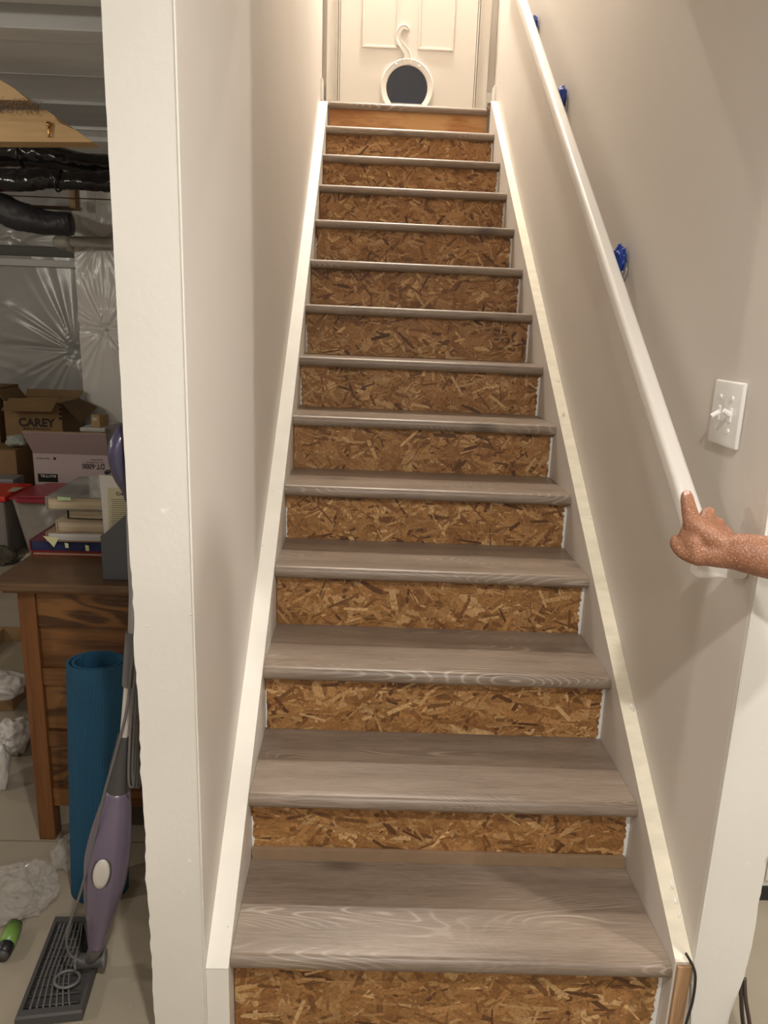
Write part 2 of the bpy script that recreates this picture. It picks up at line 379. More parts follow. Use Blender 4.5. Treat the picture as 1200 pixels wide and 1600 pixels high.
# ------------------------------------------------------------------ staircase
def shear(o):
    for v in o.data.vertices:
        k = v.co.x/W
        v.co.y += SKEW*k; v.co.z -= TILT*k
    return o
st = thing('staircase', 'straight basement staircase with grey oak treads and bare strand board risers between two white walls', 'stairs', (W/2, 0, 0))
st.location = (0, 0, 0)
def clip_poly(poly, x0, x1, z0, z1):
    def cl(P, f, g):
        out = []
        for i in range(len(P)):
            a = P[i]; b = P[(i+1) % len(P)]
            fa = f(a); fb = f(b)
            if fa: out.append(a)
            if fa != fb: out.append(g(a, b))
        return out
    def gx(v): return lambda a, b: (v, a[1]+(b[1]-a[1])*(v-a[0])/(b[0]-a[0]))
    def gz(v): return lambda a, b: (a[0]+(b[0]-a[0])*(v-a[1])/(b[1]-a[1]), v)
    for f, g in ((lambda p: p[0] >= x0, gx(x0)), (lambda p: p[0] <= x1, gx(x1)), (lambda p: p[1] >= z0, gz(z0)), (lambda p: p[1] <= z1, gz(z1))):
        if len(poly) < 3: return []
        poly = cl(poly, f, g)
    return poly
TONES = [((0.43, 0.235, 0.090), 5), ((0.37, 0.185, 0.062), 7), ((0.31, 0.148, 0.047), 6), ((0.25, 0.112, 0.034), 3), ((0.50, 0.30, 0.13), 2)]
TONES += [((0.58, 0.37, 0.17), 2), ((0.19, 0.085, 0.027), 2)]
TL = [t for t, n in TONES for _ in range(n)]
def strands(x0, x1, z0, z1, y, n, seed):
    rr = random.Random(seed); bm = bmesh.new(); cl = bm.loops.layers.float_color.new('tone')
    for i in range(n):
        big = i < n*0.62
        L = rr.uniform(.06, .15) if big else rr.uniform(.025, .085)
        Wd = rr.uniform(.014, .036) if big else rr.uniform(.003, .014)
        a = rr.gauss(0, 0.75)
        if rr.random() < .12: a = rr.uniform(-1.5, 1.5)
        cx = rr.uniform(x0, x1); cz = rr.uniform(z0, z1)
        ca, sa = math.cos(a), math.sin(a); pts = []
        e = rr.uniform(-.3, .3)*L*.3
        for u, v in ((-.5, -.42), (-.2, -.5), (.2, -.5+rr.uniform(-.06, .12)), (.5, -.38), (.5+rr.uniform(-.08, .1), .1), (.46, .45), (.1, .5), (-.25, .46), (-.5, .4), (-.5-rr.uniform(-.05, .1), 0)):
            uu = u*L+rr.uniform(-.02, .02)*L+(e*v); vv = v*Wd*(1+rr.uniform(-.15, .15))
            pts.append((cx+uu*ca-vv*sa, cz+uu*sa+vv*ca))
        pts = clip_poly(pts, x0, x1, z0, z1)
        if len(pts) < 3: continue
        yy = y-0.0002-0.0016*i/n
        tilt = rr.uniform(-.012, .012)
        try: f = bm.faces.new([bm.verts.new((p[0], yy+(p[1]-cz)*tilt, p[1])) for p in pts])
        except ValueError: continue
        t = rr.choice(TL); k = rr.uniform(.85, 1.15)
        if not big and rr.random() < .07: t = (0.12, 0.050, 0.017)
        for lp in f.loops: lp[cl] = (t[0]*k, t[1]*k, t[2]*k, 1)
    return bm
XR = W-0.004
for i in range(NS):
    y0 = i*RUN; zt = (i+1)*RISE+DZ[i]; ra = TT/2
    back = y0+RUN+OV if i < NS-1 else YD
    prof = [(back, zt)]
    prof.append((y0+0.030, zt))
    for k in range(0, 11):
        a = PI/2+PI*k/10
        prof.append((y0+ra*0.92+math.cos(a)*ra*0.92+0.001, zt-ra+math.sin(a)*ra))
    prof += [(y0+OV+0.004, zt-TT), (y0+OV+0.004, zt-0.012), (back, zt-0.012)]
    bm = bmesh.new()
    prism(bm, [(0.0005, p[0], p[1]) for p in prof], (W-0.001, 0, 0))
    t = mesh_obj('tread', bm, TREAD, st); smooth_by_angle(t, 30); shear(t)
    # riser under this tread
    zb = Z0 if i == 0 else i*RISE+DZ[i-1]
    rtop = zt-0.012
    last = (i == NS-1)
    ry = y0+OV
    r = boxo('riser', (0.001, ry, zb), (XR, ry+0.011, rtop), PLY if last else OSBBASE, st, 0.0); shear(r)
    if last:
        r['label'] = 'plain orange plywood riser'
    else:
        s = mesh_obj('wood_strands', strands(0.002, XR, zb+0.0005, zt-TT+0.002, ry, 1000 if i < 7 else 700, 100+i), OSB, r); shear(s); s['kind'] = 'stuff'
        if i > 0:
            zz = zt-TT-0.0075
            for xc, tx, sz in ((0.17+0.012*math.sin(i*2.1), 'NRMW.MW.COM', .017), (0.43, '11', .017), (0.545+0.01*math.cos(i), 'MILL 11', .015), (0.80, 'OSB RATING', .015)):
                if (i*7+int(xc*10)) % 9 == 0: continue
                o = text('stamped_lettering', tx, sz, INK, face_cam((xc, ry-0.0024, zz+((i % 3)-1)*0.001), True), r, 0.0)
                shear(o)
    # caulk crumbs along the right end of the riser
    if i < NS-1:
        bm = bmesh.new(); rr = random.Random(40+i)
        n = 26; pl = []; 
        for k in range(n+1):
            z = zb+(rtop-0.03-zb)*k/n
            pl.append((XR-0.001-abs(noise.noise(Vector((z*60, i, 0))))*0.012-rr.uniform(0, .003), ry-0.003, z))
        prism(bm, pl+[(W-0.0005, ry-0.003, pl[-1][2]), (W-0.0005, ry-0.003, pl[0][2])], (0, 0.003, 0))
        o = mesh_obj('caulk_bead', bm, CAULK, r); shear(o)
        if i in (1, 2, 4, 6, 7, 9):
            bm = bmesh.new(); pl = []
            for k in range(13):
                z = zb+0.004+(rtop-0.07-zb)*k/12
                pl.append((0.003+abs(noise.noise(Vector((z*70, i, 8))))*0.008, ry-0.003, z))
            prism(bm, pl+[(0.0008, ry-0.003, pl[-1][2]), (0.0008, ry-0.003, pl[0][2])], (0, 0.003, 0))
            o = mesh_obj('caulk_bead', bm, CAULK, r); shear(o)
# fibreboard strip at the back of the lowest tread
o = boxo('backing_strip', (0.003, RUN+OV-0.012, RISE+0.0012), (W-0.004, RUN+OV-0.0022, RISE+0.032), MDF, st, 0.001); shear(o)
# scrap of tread nosing at the head of the stairs
bm = bmesh.new(); p = Vector((0.892, 3.30, NS*RISE))
box(bm, (0.872, 3.286, 2.588), (0.912, 3.31, 2.616), 0.004)
box(bm, (0.880, 3.280, 2.574), (0.896, 3.30, 2.59), 0.003)
mesh_obj('nosing_scrap', bm, TREAD, st)
# skirt boards
def skirt(name, x0, x1, zf, y0, y1, m_side, m_top, lab):
    bm = bmesh.new()
    pts = [(x0, y0, Z0), (x0, y0, zf(y0)), (x0, y1, zf(y1)), (x0, y1, zf(y1)-0.45), (x0, y0+0.60, Z0)]
    prism(bm, pts, (x1-x0, 0, 0))
    o = mesh_obj(name, bm, m_side, st); o['label'] = lab
    bm = bmesh.new()
    n = 60; rr = random.Random(11)
    d = Vector((0, y1-y0, zf(y1)-zf(y0))).normalized(); nn = Vector((0, -d.z, d.y))
    pa = []
    prism(bm, [(x0, y0, zf(y0)), (x1, y0, zf(y0)), (x1, y1, zf(y1)), (x0, y1, zf(y1))], nn*0.0035)
    t = mesh_obj('skirt_cap', bm, m_top, o)
    return o
zl = lambda y: 0.186+0.7425*y
zr_ = lambda y: 0.205+0.741*y
sl = skirt('skirt_board', -0.0445, -0.0002, zl, -0.0145, 3.20, WHITE, SKIRTTOP, 'white skirt board with painted top edge')
sr = skirt('skirt_board', W+0.0002, WR-0.0005, zr_, -0.012, 3.245, WALL, CREAM, 'beige skirt board with cream unpainted top edge')
# bare end grain post under the right cap
boxo('stringer_end', (W+0.004, -0.020, Z0), (WR-0.004, -0.0125, 0.192), BAREWOOD, sr, 0.001)
# rough filler along the right cap
for k in range(5):
    bm = bmesh.new()
    y = (0.055, 0.075, 0.10, 0.42, 0.90)[k]; z = zr_(y)+0.006
    z0 = R_.uniform(.003, .006)
    bmesh.ops.create_icosphere(bm, subdivisions=2, radius=z0, matrix=Matrix.Translation((W+0.028, y, z-0.002)) @ Matrix.Scale(2.0, 4, (0, 0.8, 0.6)))
    for v in bm.verts: v.co += Vector((noise.noise(v.co*300), noise.noise(v.co*300+Vector((5, 0, 0))), 0))*0.002
    mesh_obj('filler_lump', bm, WHITE, sr, True)
# dark strand drawn along the black gap between stringer end and wall
cb = thing('wall_cable', 'thin dark strand drawn along the black gap beside the bottom of the right skirt board', 'cable', (0.925, -0.02, 0))
bm = bmesh.new(); tube(bm, spline([at(1072, 1490, -0.022), at(1086, 1520, -0.024), at(1083, 1560, -0.026), at(1072, 1600, -0.028), (0.915, -0.03, Z0)], 6), 0.0028, 8)
local(mesh_obj('cable', bm, CABLE, None, True), cb)
cb = thing('floor_cable', 'brown and black twin cable hanging from the torn outer edge of the right wall', 'cable', (1.05, -0.02, 0))
for dx, mm in ((0.0, CABLE), (0.009, mat('brown_cable', (0.06, 0.04, 0.03), 0.4))):
    bm = bmesh.new(); tube(bm, spline([at(1156, 1530, -0.005)+Vector((dx, 0, 0.004)), at(1158, 1560, -0.02)+Vector((dx, 0, 0)), at(1161, 1600, -0.03)+Vector((dx*1.5, 0, 0)), Vector((1.05+dx, -0.05, -0.015))], 6), 0.0042, 8)
    local(mesh_obj('cable', bm, mm, None, True), cb)

# ------------------------------------------------------------------ door with cat flap
ZL = NS*RISE
d1 = thing('door_1', 'white panel door at the head of the stairs with a round cat flap', 'door', (0.43, 3.40, ZL)); d1['kind'] = 'structure'
DX0, DX1, DZ1 = 0.055, 0.805, ZL+2.03
leaf = local(boxo('door_leaf', (DX0, 3.385, ZL+0.006), (DX1, 3.419, DZ1), DOORP, None, 0.001), d1)
def rect_bead(x0, x1, z0, z1, y, wd=0.012, m=DOORP):
    bm = bmesh.new()
    o4 = [(x0, z0), (x1, z0), (x1, z1), (x0, z1)]
    for (a, b) in (((x0-wd/2, z0-wd/2), (x1+wd/2, z0+wd/2)), ((x0-wd/2, z1-wd/2), (x1+wd/2, z1+wd/2)), ((x0-wd/2, z0+wd/2), (x0+wd/2, z1-wd/2)), ((x1-wd/2, z0+wd/2), (x1+wd/2, z1-wd/2))):
        box(bm, (a[0], y-0.007, a[1]), (b[0], y+0.001, b[1]), 0.0028)
    return bm
for (a, b, z0, z1) in ((0.180, 0.366, 2.895, 3.36), (0.487, 0.673, 2.895, 3.36), (0.180, 0.366, 3.50, 4.35), (0.487, 0.673, 3.50, 4.35)):
    pn = local(mesh_obj('door_panel', rect_bead(a, b, z0, z1, 3.385), DOORP), d1)
# casing of the door
def casing(x0, x1, dirn):
    bm = bmesh.new()
    box(bm, (x0, 3.392, ZL), (x1, YD, DZ1+0.07), 0.003)
    xi = x1 if dirn > 0 else x0
    for k, (o1, hgt) in enumerate(((0.0, 0.020), (0.010, 0.016))):
        xa = xi-dirn*o1
        box(bm, (min(xa, xa-dirn*0.006), 3.392-hgt, ZL), (max(xa, xa-dirn*0.006), 3.393, DZ1+0.07), 0.0015)
    return bm
tr = mesh_obj('trim_1', casing(-0.020, 0.052, 1), DOORP); tr['kind'] = 'structure'
tr = mesh_obj('trim_2', casing(0.808, 0.880, -1), DOORP); tr['kind'] = 'structure'
struct('trim_3', (-0.020, 3.385, DZ1+0.003), (0.880, YD, DZ1+0.075), DOORP, 0.002)
struct('baseboard_left', (WL, 3.30, ZL), (WL+0.012, YD, ZL+0.11), WHITE, 0.003)
struct('baseboard_right', (WR-0.012, 3.325, ZL), (WR, YD, ZL+0.12), WHITE, 0.003)
struct('baseboard_back', (0.880, YD-0.012, ZL), (WR-0.012, YD, ZL+0.105), WHITE, 0.002)
kn = bmesh.new()
tube(kn, [(0.755, 3.385, 3.55), (0.755, 3.375, 3.55)], 0.03, 20); tube(kn, [(0.755, 3.376, 3.55), (0.755, 3.345, 3.55)], 0.011, 16)
tube(kn, [(0.755, 3.35, 3.55), (0.755, 3.34, 3.55), (0.755, 3.325, 3.55), (0.755, 3.315, 3.55)], [0.018, 0.027, 0.027, 0.017], 20)
local(mesh_obj('door_knob', kn, BRASS, None, True), d1)
# cat flap: ring, tail and tinted flap
CX, CZ = 0.430, 2.695
bm = bmesh.new(); RO, RI = 0.148, 0.114; n = 56; yb = 3.3845; yf = 3.368
prof = [(RO, yb), (RO, yf+0.005), (RO-0.005, yf), (RO-0.010, yf+0.002), (RI+0.008, yf+0.003), (RI+0.002, yf+0.006), (RI, yb)]
rings = []
a0, a1 = math.radians(-42), math.radians(222)
for k in range(n+1):
    a = a0+(a1-a0)*k/n
    rings.append([bm.verts.new((CX+math.cos(a)*r, y, CZ+math.sin(a)*r)) for r, y in prof])
for k in range(n):
    for j in range(len(prof)-1): bm.faces.new((rings[k][j], rings[k+1][j], rings[k+1][j+1], rings[k][j+1]))
box(bm, (CX-0.115, yf, ZL+0.007), (CX+0.115, yb, ZL+0.016), 0.002)
fr = local(smooth_by_angle(mesh_obj('flap_frame', bm, WHITE)), d1)
tail_px = [(636, 101, .024), (637, 92, .0215), (636, 84, .019), (630, 75, .017), (624, 66, .0155), (622, 57, .0145), (624, 49, .0135), (629, 44, .0125), (634, 44, .011), (638, 48, .008)]
tp = spline([at(a, b, 3.384) for a, b, _ in tail_px], 5)
tw = []
for i in range(len(tail_px)-1):
    for j in range(5): tw.append(tail_px[i][2]+(tail_px[i+1][2]-tail_px[i][2])*j/5)
tw.append(tail_px[-1][2])
bm = bmesh.new(); rg = []
for i, p in enumerate(tp):
    t = (tp[min(i+1, len(tp)-1)]-tp[max(i-1, 0)]); t.y = 0; t.normalize(); s = Vector((-t.z, 0, t.x)); wd = tw[i]
    q = Vector((p.x, 3.3845, p.z))
    rg.append([bm.verts.new(q+s*wd), bm.verts.new(q+s*wd*0.95+Vector((0, -.014, 0))), bm.verts.new(q+s*wd*0.75+Vector((0, -.017, 0))), bm.verts.new(q+s*wd*0.6+Vector((0, -.013, 0))),
               bm.verts.new(q-s*wd*0.6+Vector((0, -.013, 0))), bm.verts.new(q-s*wd*0.75+Vector((0, -.017, 0))), bm.verts.new(q-s*wd*0.95+Vector((0, -.014, 0))), bm.verts.new(q-s*wd)])
for i in range(len(rg)-1):
    for j in range(7): bm.faces.new((rg[i][j], rg[i+1][j], rg[i+1][j+1], rg[i][j+1]))
bm.faces.new(rg[-1]); bm.faces.new(rg[0][::-1])
q = mesh_obj('tail_ornament', bm, WHITE, None, True); q.data.transform(Matrix.Translation(-Vector(d1.location))); q.parent = fr
bm = bmesh.new(); pts = []
for k in range(49):
    a = a0+(a1-a0)*k/48; pts.append((CX+math.cos(a)*(RI-0.001), 3.380, max(CZ+math.sin(a)*(RI-0.001), ZL+0.017)))
prism(bm, pts, (0, 0.004, 0))
fp = local(mesh_obj('flap', bm, FLAP), d1); fp['label'] = 'dark blue tinted round flap'
for px, py in ((619, 101), (655, 104)):
    bm = bmesh.new(); p = at(px, py, 3.372)
    tube(bm, [p+Vector((0, .002, 0)), p+Vector((0, -.005, 0))], 0.006, 12); q = mesh_obj('screw', bm, WHITE, None, True)
    q.data.transform(Matrix.Translation(-Vector(d1.location))); q.parent = fr

# ------------------------------------------------------------------ handrail
hr = thing('handrail', 'long white wooden handrail on taped brackets along the right wall', 'handrail', (0.85, 0, 1.05))
sl_ = 0.757; ct = 1/math.sqrt(1+sl_*sl_); sn_ = sl_*ct
dv = Vector((0, ct, sn_)); nv = Vector((0, -sn_, ct))
def rail_sec(c, hw, hh, r=0.011, n=5):
    out = []
    for (sx, sy, a0) in ((1, 1, 0), (-1, 1, PI/2), (-1, -1, PI), (1, -1, 1.5*PI)):
        for k in range(n+1):
            a = a0+PI/2*k/n
            out.append((sx*(hw-r)+math.cos(a)*r, sy*(hh-r)+math.sin(a)*r))
    return out
sec = rail_sec(0, 0.0185, 0.020)
def extrude_sec(bm, sec, stations):                 # stations: (centre, ux, uy)
    rg = [[bm.verts.new(c+ux*a+uy*b) for a, b in sec] for c, ux, uy in stations]
    m = len(sec)
    for i in range(len(rg)-1):
        for k in range(m): bm.faces.new((rg[i][k], rg[i][(k+1) % m], rg[i+1][(k+1) % m], rg[i+1][k]))
    bm.faces.new(rg[0][::-1]); bm.faces.new(rg[-1])
cx = 0.852
base = Vector((cx, 0.10, 1.072))
s0 = -0.068/ct; s1 = (3.05-0.10)/ct
ux = Vector((1, 0, 0))
st1 = base+dv*s0
bm = bmesh.new()
joint = base+dv*((1.81-0.10)/ct)
extrude_sec(bm, sec, [(st1, ux, nv), (joint-dv*0.0006, ux, nv)])
local(smooth_by_angle(mesh_obj('rail', bm, WHITE), 50), hr)
bm = bmesh.new(); extrude_sec(bm, sec, [(joint+dv*0.0004, ux, nv), (base+dv*s1, ux, nv)])
local(smooth_by_angle(mesh_obj('rail', bm, WHITE), 50), hr)
# return to the wall at the lower end
bm = bmesh.new()
e0 = st1+Vector((-0.022, -0.006, -0.012)); e1 = Vector((WR-0.001, st1.y-0.006, st1.z-0.012))
pr = [(-0.014, -0.012), (0.018, -0.012), (0.018, 0.016), (-0.014, 0.016)]
prism(bm, [e0+Vector((0, a, b)) for a, b in pr], e1-e0)
bmesh.ops.bevel(bm, geom=list(bm.edges), offset=0.003, segments=2, affect='EDGES')
rr_ = local(mesh_obj('rail_return', bm, WHITE), hr); rr_['label'] = 'square return running to the wall'
# brackets with blue masking tape
for k, (px, py) in enumerate(((967, 406), (877, 153), (834, 40))):
    p = onx(px, py, 0.903); y = p.y; zc = base.z+sl_*(y-base.y); 
    bm = bmesh.new()
    tube(bm, [(WR-0.001, y, p.z-0.03), (WR-0.006, y, p.z-0.03)], 0.027, 20)
    tube(bm, spline([(WR-0.005, y, p.z-0.03), (WR-0.03, y, p.z-0.034), (cx+0.01, y, zc-0.045), (cx, y, zc-0.028)], 5), 0.007, 10)
    br = local(mesh_obj('bracket', bm, SILVER, None, True), hr)
    bm = bmesh.new()
    bmesh.ops.create_icosphere(bm, subdivisions=4, radius=1.0)
    for v in bm.verts:
        q = v.co.copy()
        f_ = 1+0.35*noise.noise(q*2.3+Vector((k*5, 0, 0)))+0.18*abs(noise.noise(q*6))
        v.co = Vector((q.x*0.016*f_, q.y*0.024*f_, q.z*0.034*f_))+Vector((WR-0.019, y, p.z))
    tp_ = mesh_obj('masking_tape', bm, BLUETAPE, None, True); tp_.data.transform(Matrix.Translation(-Vector(hr.location))); tp_.parent = br

# ------------------------------------------------------------------ light switch
sw = thing('light_switch', 'white two-gang toggle switch plate on the right wall above the handrail end', 'light switch', (WR, 0.165, 1.27))
bm = bmesh.new(); box(bm, (WR-0.0085, 0.110, 1.209), (WR-0.0002, 0.224, 1.331), 0.005)
local(smooth_by_angle(mesh_obj('switch_plate', bm, SWITCH), 60), sw)
for y, s in ((0.190, -1), (0.144, 1)):
    bm = bmesh.new(); box(bm, (WR-0.0110, y-0.0045, 1.257), (WR-0.007, y+0.0045, 1.283), 0.001)
    c_ = local(mesh_obj('toggle_collar', bm, SWITCH), sw)
    bm = bmesh.new(); a = Vector((WR-0.008, y, 1.270)); b = a+Vector((-0.015, 0, 0.008*s))
    tube(bm, [a, b], [0.0060, 0.0046], 8)
    local(mesh_obj('toggle', bm, SWITCH), sw)
for y in (0.190, 0.144):
    for z in (1.300, 1.240):
        bm = bmesh.new(); tube(bm, [(WR-0.007, y, z), (WR-0.0115, y, z)], 0.0042, 12)
        local(mesh_obj('screw', bm, SWITCH), sw)

# ------------------------------------------------------------------ storage unit seen past the right wall
cb2 = thing('utility_cabinet', 'white utility cabinet with a black plinth beyond the right wall end', 'cabinet', (1.8, 0.4, Z0))
local(boxo('body', (1.10, 0.405, 0.020), (2.2, 0.95, 2.0), OFFWH, None, 0.003), cb2)
local(boxo('plinth', (1.10, 0.400, Z0), (2.2, 0.94, 0.020), BLACKC, None, 0.001), cb2)
local(boxo('door', (1.11, 0.395, 0.045), (1.306, 0.405, 1.98), OFFWH, None, 0.002), cb2)
local(boxo('door', (1.309, 0.395, 0.045), (2.19, 0.405, 1.98), OFFWH, None, 0.002), cb2)
#END_PART1
def crumple(name, lab, cat, c, r, m, seed, sub=5, parent=None, kind=None, amp=0.45, fold=3.0):
    bm = bmesh.new(); bmesh.ops.create_icosphere(bm, subdivisions=sub, radius=1.0)
    for v in bm.verts:
        q = v.co.copy()
        f_ = 1+amp*noise.noise(q*1.3+Vector((seed, 0, 0)))+amp*0.9*(0.5-abs(noise.noise(q*fold+Vector((0, seed, 0)))))+amp*0.35*(0.4-abs(noise.noise(q*fold*2.4+Vector((0, 0, seed)))))
        v.co = Vector((q.x*f_*r[0]+c[0], q.y*f_*r[1]+c[1], max(q.z*f_*r[2]+c[2], Z0+0.001)))
    o = mesh_obj(name, bm, m, parent, True)
    if lab: tag(o, lab, cat, None, kind)
    return o
def onz_(px, py, Z):
    d = r2*((px-600)/F_PX)+u2*((800-py)/F_PX)+fw
    return CAM+d*((Z-CAM.z)/d.z)

# ------------------------------------------------------------------ left room: insulated walls
def pleated(name, origin, ux, uz, wdt, hgt, nu, nv_, pins, m, parent=None, amp=0.022):
    """vapor barrier sheet pulled into radiating folds around its fixing pins"""
    bm = bmesh.new(); g = []
    nrm = ux.cross(uz).normalized()
    for j in range(nv_+1):
        row = []
        for i in range(nu+1):
            u = wdt*i/nu; v = hgt*j/nv_; h = 0.0
            for (pu, pv, nf, rad, s) in pins:
                du, dv_ = u-pu, v-pv; r = math.hypot(du, dv_)
                th = math.atan2(dv_, du)
                k = math.exp(-r/rad)*min(r/0.05, 1)
                f1 = noise.noise(Vector((math.cos(th)*nf, math.sin(th)*nf, s+r*0.8)))
                f2 = noise.noise(Vector((math.cos(th)*nf*2.2, math.sin(th)*nf*2.2, s+9+r)))
                h += k*amp*(1-2.4*abs(f1)+0.5*f2)
                h -= amp*1.3*math.exp(-(r/0.07)**2)
            h += 0.012*noise.noise(Vector((u*1.6, v*1.6, 3)))
            row.append(bm.verts.new(origin+ux*u+uz*v+nrm*h))
        g.append(row)
    for j in range(nv_):
        for i in range(nu): bm.faces.new((g[j][i], g[j][i+1], g[j+1][i+1], g[j+1][i]))
    return mesh_obj(name, bm, m, parent, True)
X_, Z_ = Vector((1, 0, 0)), Vector((0, 0, 1))
# back wall of the store room: foundation wall with sheet
struct('wall_store_back', (-5.0, 5.06, Z0), (-0.145, 5.16, 2.70), mat('foundation', (0.2, 0.2, 0.19), 0.9))
YB = 5.00
pb = at(118, 549, YB)
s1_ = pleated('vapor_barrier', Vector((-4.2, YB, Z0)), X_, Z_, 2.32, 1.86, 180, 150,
        [(pb.x+4.2, pb.z-Z0, 5.0, 0.42, 1), (pb.x+4.2-1.1, pb.z-Z0+0.05, 5.0, 0.40, 5)], VAPORSHADE)
tag(s1_, 'shade-toned grey vapor barrier sheet with radiating folds on the far wall under the ledge', 'insulation')
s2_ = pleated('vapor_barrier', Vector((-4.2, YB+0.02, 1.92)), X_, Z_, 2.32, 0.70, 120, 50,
        [(at(30, 375, YB).x+4.2, at(30, 375, YB).z-1.92, 4.0, 0.25, 3)], VAPORSHADE, amp=0.015)
tag(s2_, 'shade-toned grey insulation sheet above the ledge, below the dark flexible duct', 'insulation')
o = boxo('wall_ledge', (-4.8, 4.93, at(50, 416, 4.93).z), (-1.80, 5.03, at(50, 405, 4.93).z), GREYP, None, 0.004); o['kind'] = 'structure'
# nearer bump-out wrapped in the lit copy of the sheet
YC = 4.45
pc = at(166, 515, YC)
struct('wall_bumpout', (-1.80, YC+0.06, Z0), (-0.145, 5.06, 2.29), mat('stud_wall', (0.3, 0.3, 0.28), 0.9))
xl = at(119, 400, YC).x-0.01
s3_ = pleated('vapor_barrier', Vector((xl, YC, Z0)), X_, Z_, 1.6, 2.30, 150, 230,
        [(pc.x-xl, pc.z-Z0, 4.5, 0.34, 2), (at(158, 372, YC).x-xl, at(158, 372, YC).z-Z0, 4.0, 0.16, 6), (pc.x-xl+0.5, pc.z-Z0, 4.5, 0.3, 8)], VAPORLIT, amp=0.02)
tag(s3_, 'lit-toned crinkled vapor barrier over the nearer wall behind the plastic pipe', 'insulation')
bm = bmesh.new()
pts = []
for k in range(9):
    a = PI/2*k/8; pts.append((xl+0.05-math.sin(a)*0.05-0.0, YC+0.05-math.cos(a)*0.05, Z0))
prism(bm, pts+[(xl+0.0, YC+0.53, Z0), (xl+0.04, YC+0.53, Z0)], (0, 0, 2.30))
c_ = mesh_obj('sheet_corner', bm, VAPORLIT, s3_); c_['label'] = 'rounded corner of the sheet'
bm = bmesh.new(); p = Vector((pc.x, YC-0.004, pc.z)); tube(bm, [p, p+Vector((0, -.006, 0))], 0.012, 14)
mesh_obj('fixing_pin', bm, GREYP, s3_, True)
# pvc pipe
pp = thing('drain_pipe', 'pale plastic pipe with an elbow in front of the wrapped wall', 'pipe', (-1.7, 4.25, 1.88))
pa, pb2 = at(102, 377, 4.25), at(182, 377, 4.25); rad = 0.038
bm = bmesh.new(); tube(bm, [pa, Vector((-0.15, 4.25, pb2.z+0.02))], rad*0.9, 20); local(mesh_obj('pipe', bm, PVC, None, True), pp)
bm = bmesh.new(); e = at(96, 377, 4.25)
tube(bm, [pa+Vector((0.035, 0, 0)), pa+Vector((-0.005, 0, 0)), e+Vector((-0.012, 0.01, 0)), e+Vector((-0.028, 0.03, -0.001)), e+Vector((-0.032, 0.06, -0.003)), e+Vector((-0.032, 0.10, -0.006))], [rad*1.12]*6, 20)
local(mesh_obj('elbow', bm, PVC, None, True), pp)
bm = bmesh.new(); tube(bm, [e+Vector((-0.032, 0.08, -0.005)), e+Vector((-0.032, 0.60, -0.03))], rad*0.9, 16); local(mesh_obj('pipe', bm, PVC, None, True), pp)

# ------------------------------------------------------------------ store room overhead
# floor joists and grey sheet metal ducting running across
def zc(py, z):                                       # distance y at which height z shows at pixel row py
    d = r2*((100-600)/F_PX)+u2*((800-py)/F_PX)+fw
    return CAM.y+d.y*(z-CAM.z)/d.z
ZP = 2.34
du = thing('sheet_metal_duct', 'wide grey sheet metal duct crossing under the joists', 'duct', (-2, 2.2, ZP))
ys = [zc(v, ZP) for v in (62, 118, 162, 196)]
for k in range(3):
    local(boxo('duct_panel', (-4.0, ys[k]+0.004, ZP+0.010*(k % 2)), (-0.15, ys[k+1]-0.003, ZP+0.20), (GREYP, GREYP, GREYP2)[k], None, 0.003), du)
    if k: local(boxo('seam_strip', (-4.0, ys[k]-0.006, ZP-0.003), (-0.15, ys[k]+0.006, ZP+0.012), GREYP2, None, 0.001), du)
local(boxo('duct_flange', (-4.0, zc(48, ZP-0.01), ZP-0.008), (-0.15, ys[0]+0.002, ZP+0.2), GREYP, None, 0.003), du)
be = thing('steel_beam', 'grey painted steel beam nearest the opening', 'beam', (-2, 1.2, 2.3))
yb0 = zc(8, 2.34)
local(boxo('flange', (-4.0, yb0-0.16, 2.34), (-0.15, yb0, 2.355), GREYP, None, 0.002), be)
local(boxo('web', (-4.0, yb0-0.085, 2.354), (-0.15, yb0-0.075, 2.60), GREYP2, None, 0.0), be)
local(boxo('flange', (-4.0, yb0-0.16, 2.60), (-0.15, yb0, 2.615), GREYP, None, 0.002), be)
for k, (v0, v1, mm, z) in enumerate(((197, 203, GREYP, 2.33), (215, 238, GREYP, 2.33))):
    o = boxo('sheet_strip', (-4.0, zc(v0+4, z), z), (-0.15, zc(v1, z), z+0.18), mm, None, 0.002)
    tag(o, ('thin grey metal strip between the duct and the far panel', 'grey metal panel behind the black wrapped ducts')[k], 'metal strip')
# pine boards with torn insulation between
def board_px(name, pxs, Y0, Y1, m, lab, zt):
    bm = bmesh.new()
    q = [at(a, b, Y0) for a, b in pxs]
    prism(bm, q, (0, Y1-Y0, 0)); o = mesh_obj(name, bm, m); tag(o, lab, 'timber'); return o
YW = 1.80
lo = thing('pine_board', 'pale pine board with a slanted end carrying a brass fitting', 'timber', at(60, 200, YW))
a_ = at(-80, 188, YW); b_ = at(90, 191, YW); c_ = at(145, 222, YW); d_ = at(-80, 221, YW)
bm = bmesh.new(); prism(bm, [a_, b_, at(118, 203, YW), c_, d_], (0, 0.09, 0)); local(mesh_obj('board', bm, PINE), lo)
bm = bmesh.new(); prism(bm, [at(-80, 172, YW+.02), at(72, 172, YW+.02), at(84, 180, YW+.02), b_+Vector((0, .02, 0.001)), a_+Vector((0, .02, 0.001))], (0, 0.3, 0))
o = mesh_obj('timber_block', bm, PINE); tag(o, 'pine block lying on the slanted end board', 'timber')
bm = bmesh.new(); prism(bm, [at(-80, 120, YW+.01), at(-5, 122, YW+.01), at(22, 138, YW+.01), at(45, 157, YW+.01), at(-80, 154, YW+.01)], (0, 0.12, 0))
o = mesh_obj('pine_board', bm, PINE); tag(o, 'upper pale pine board with a slanted end above torn insulation', 'timber')
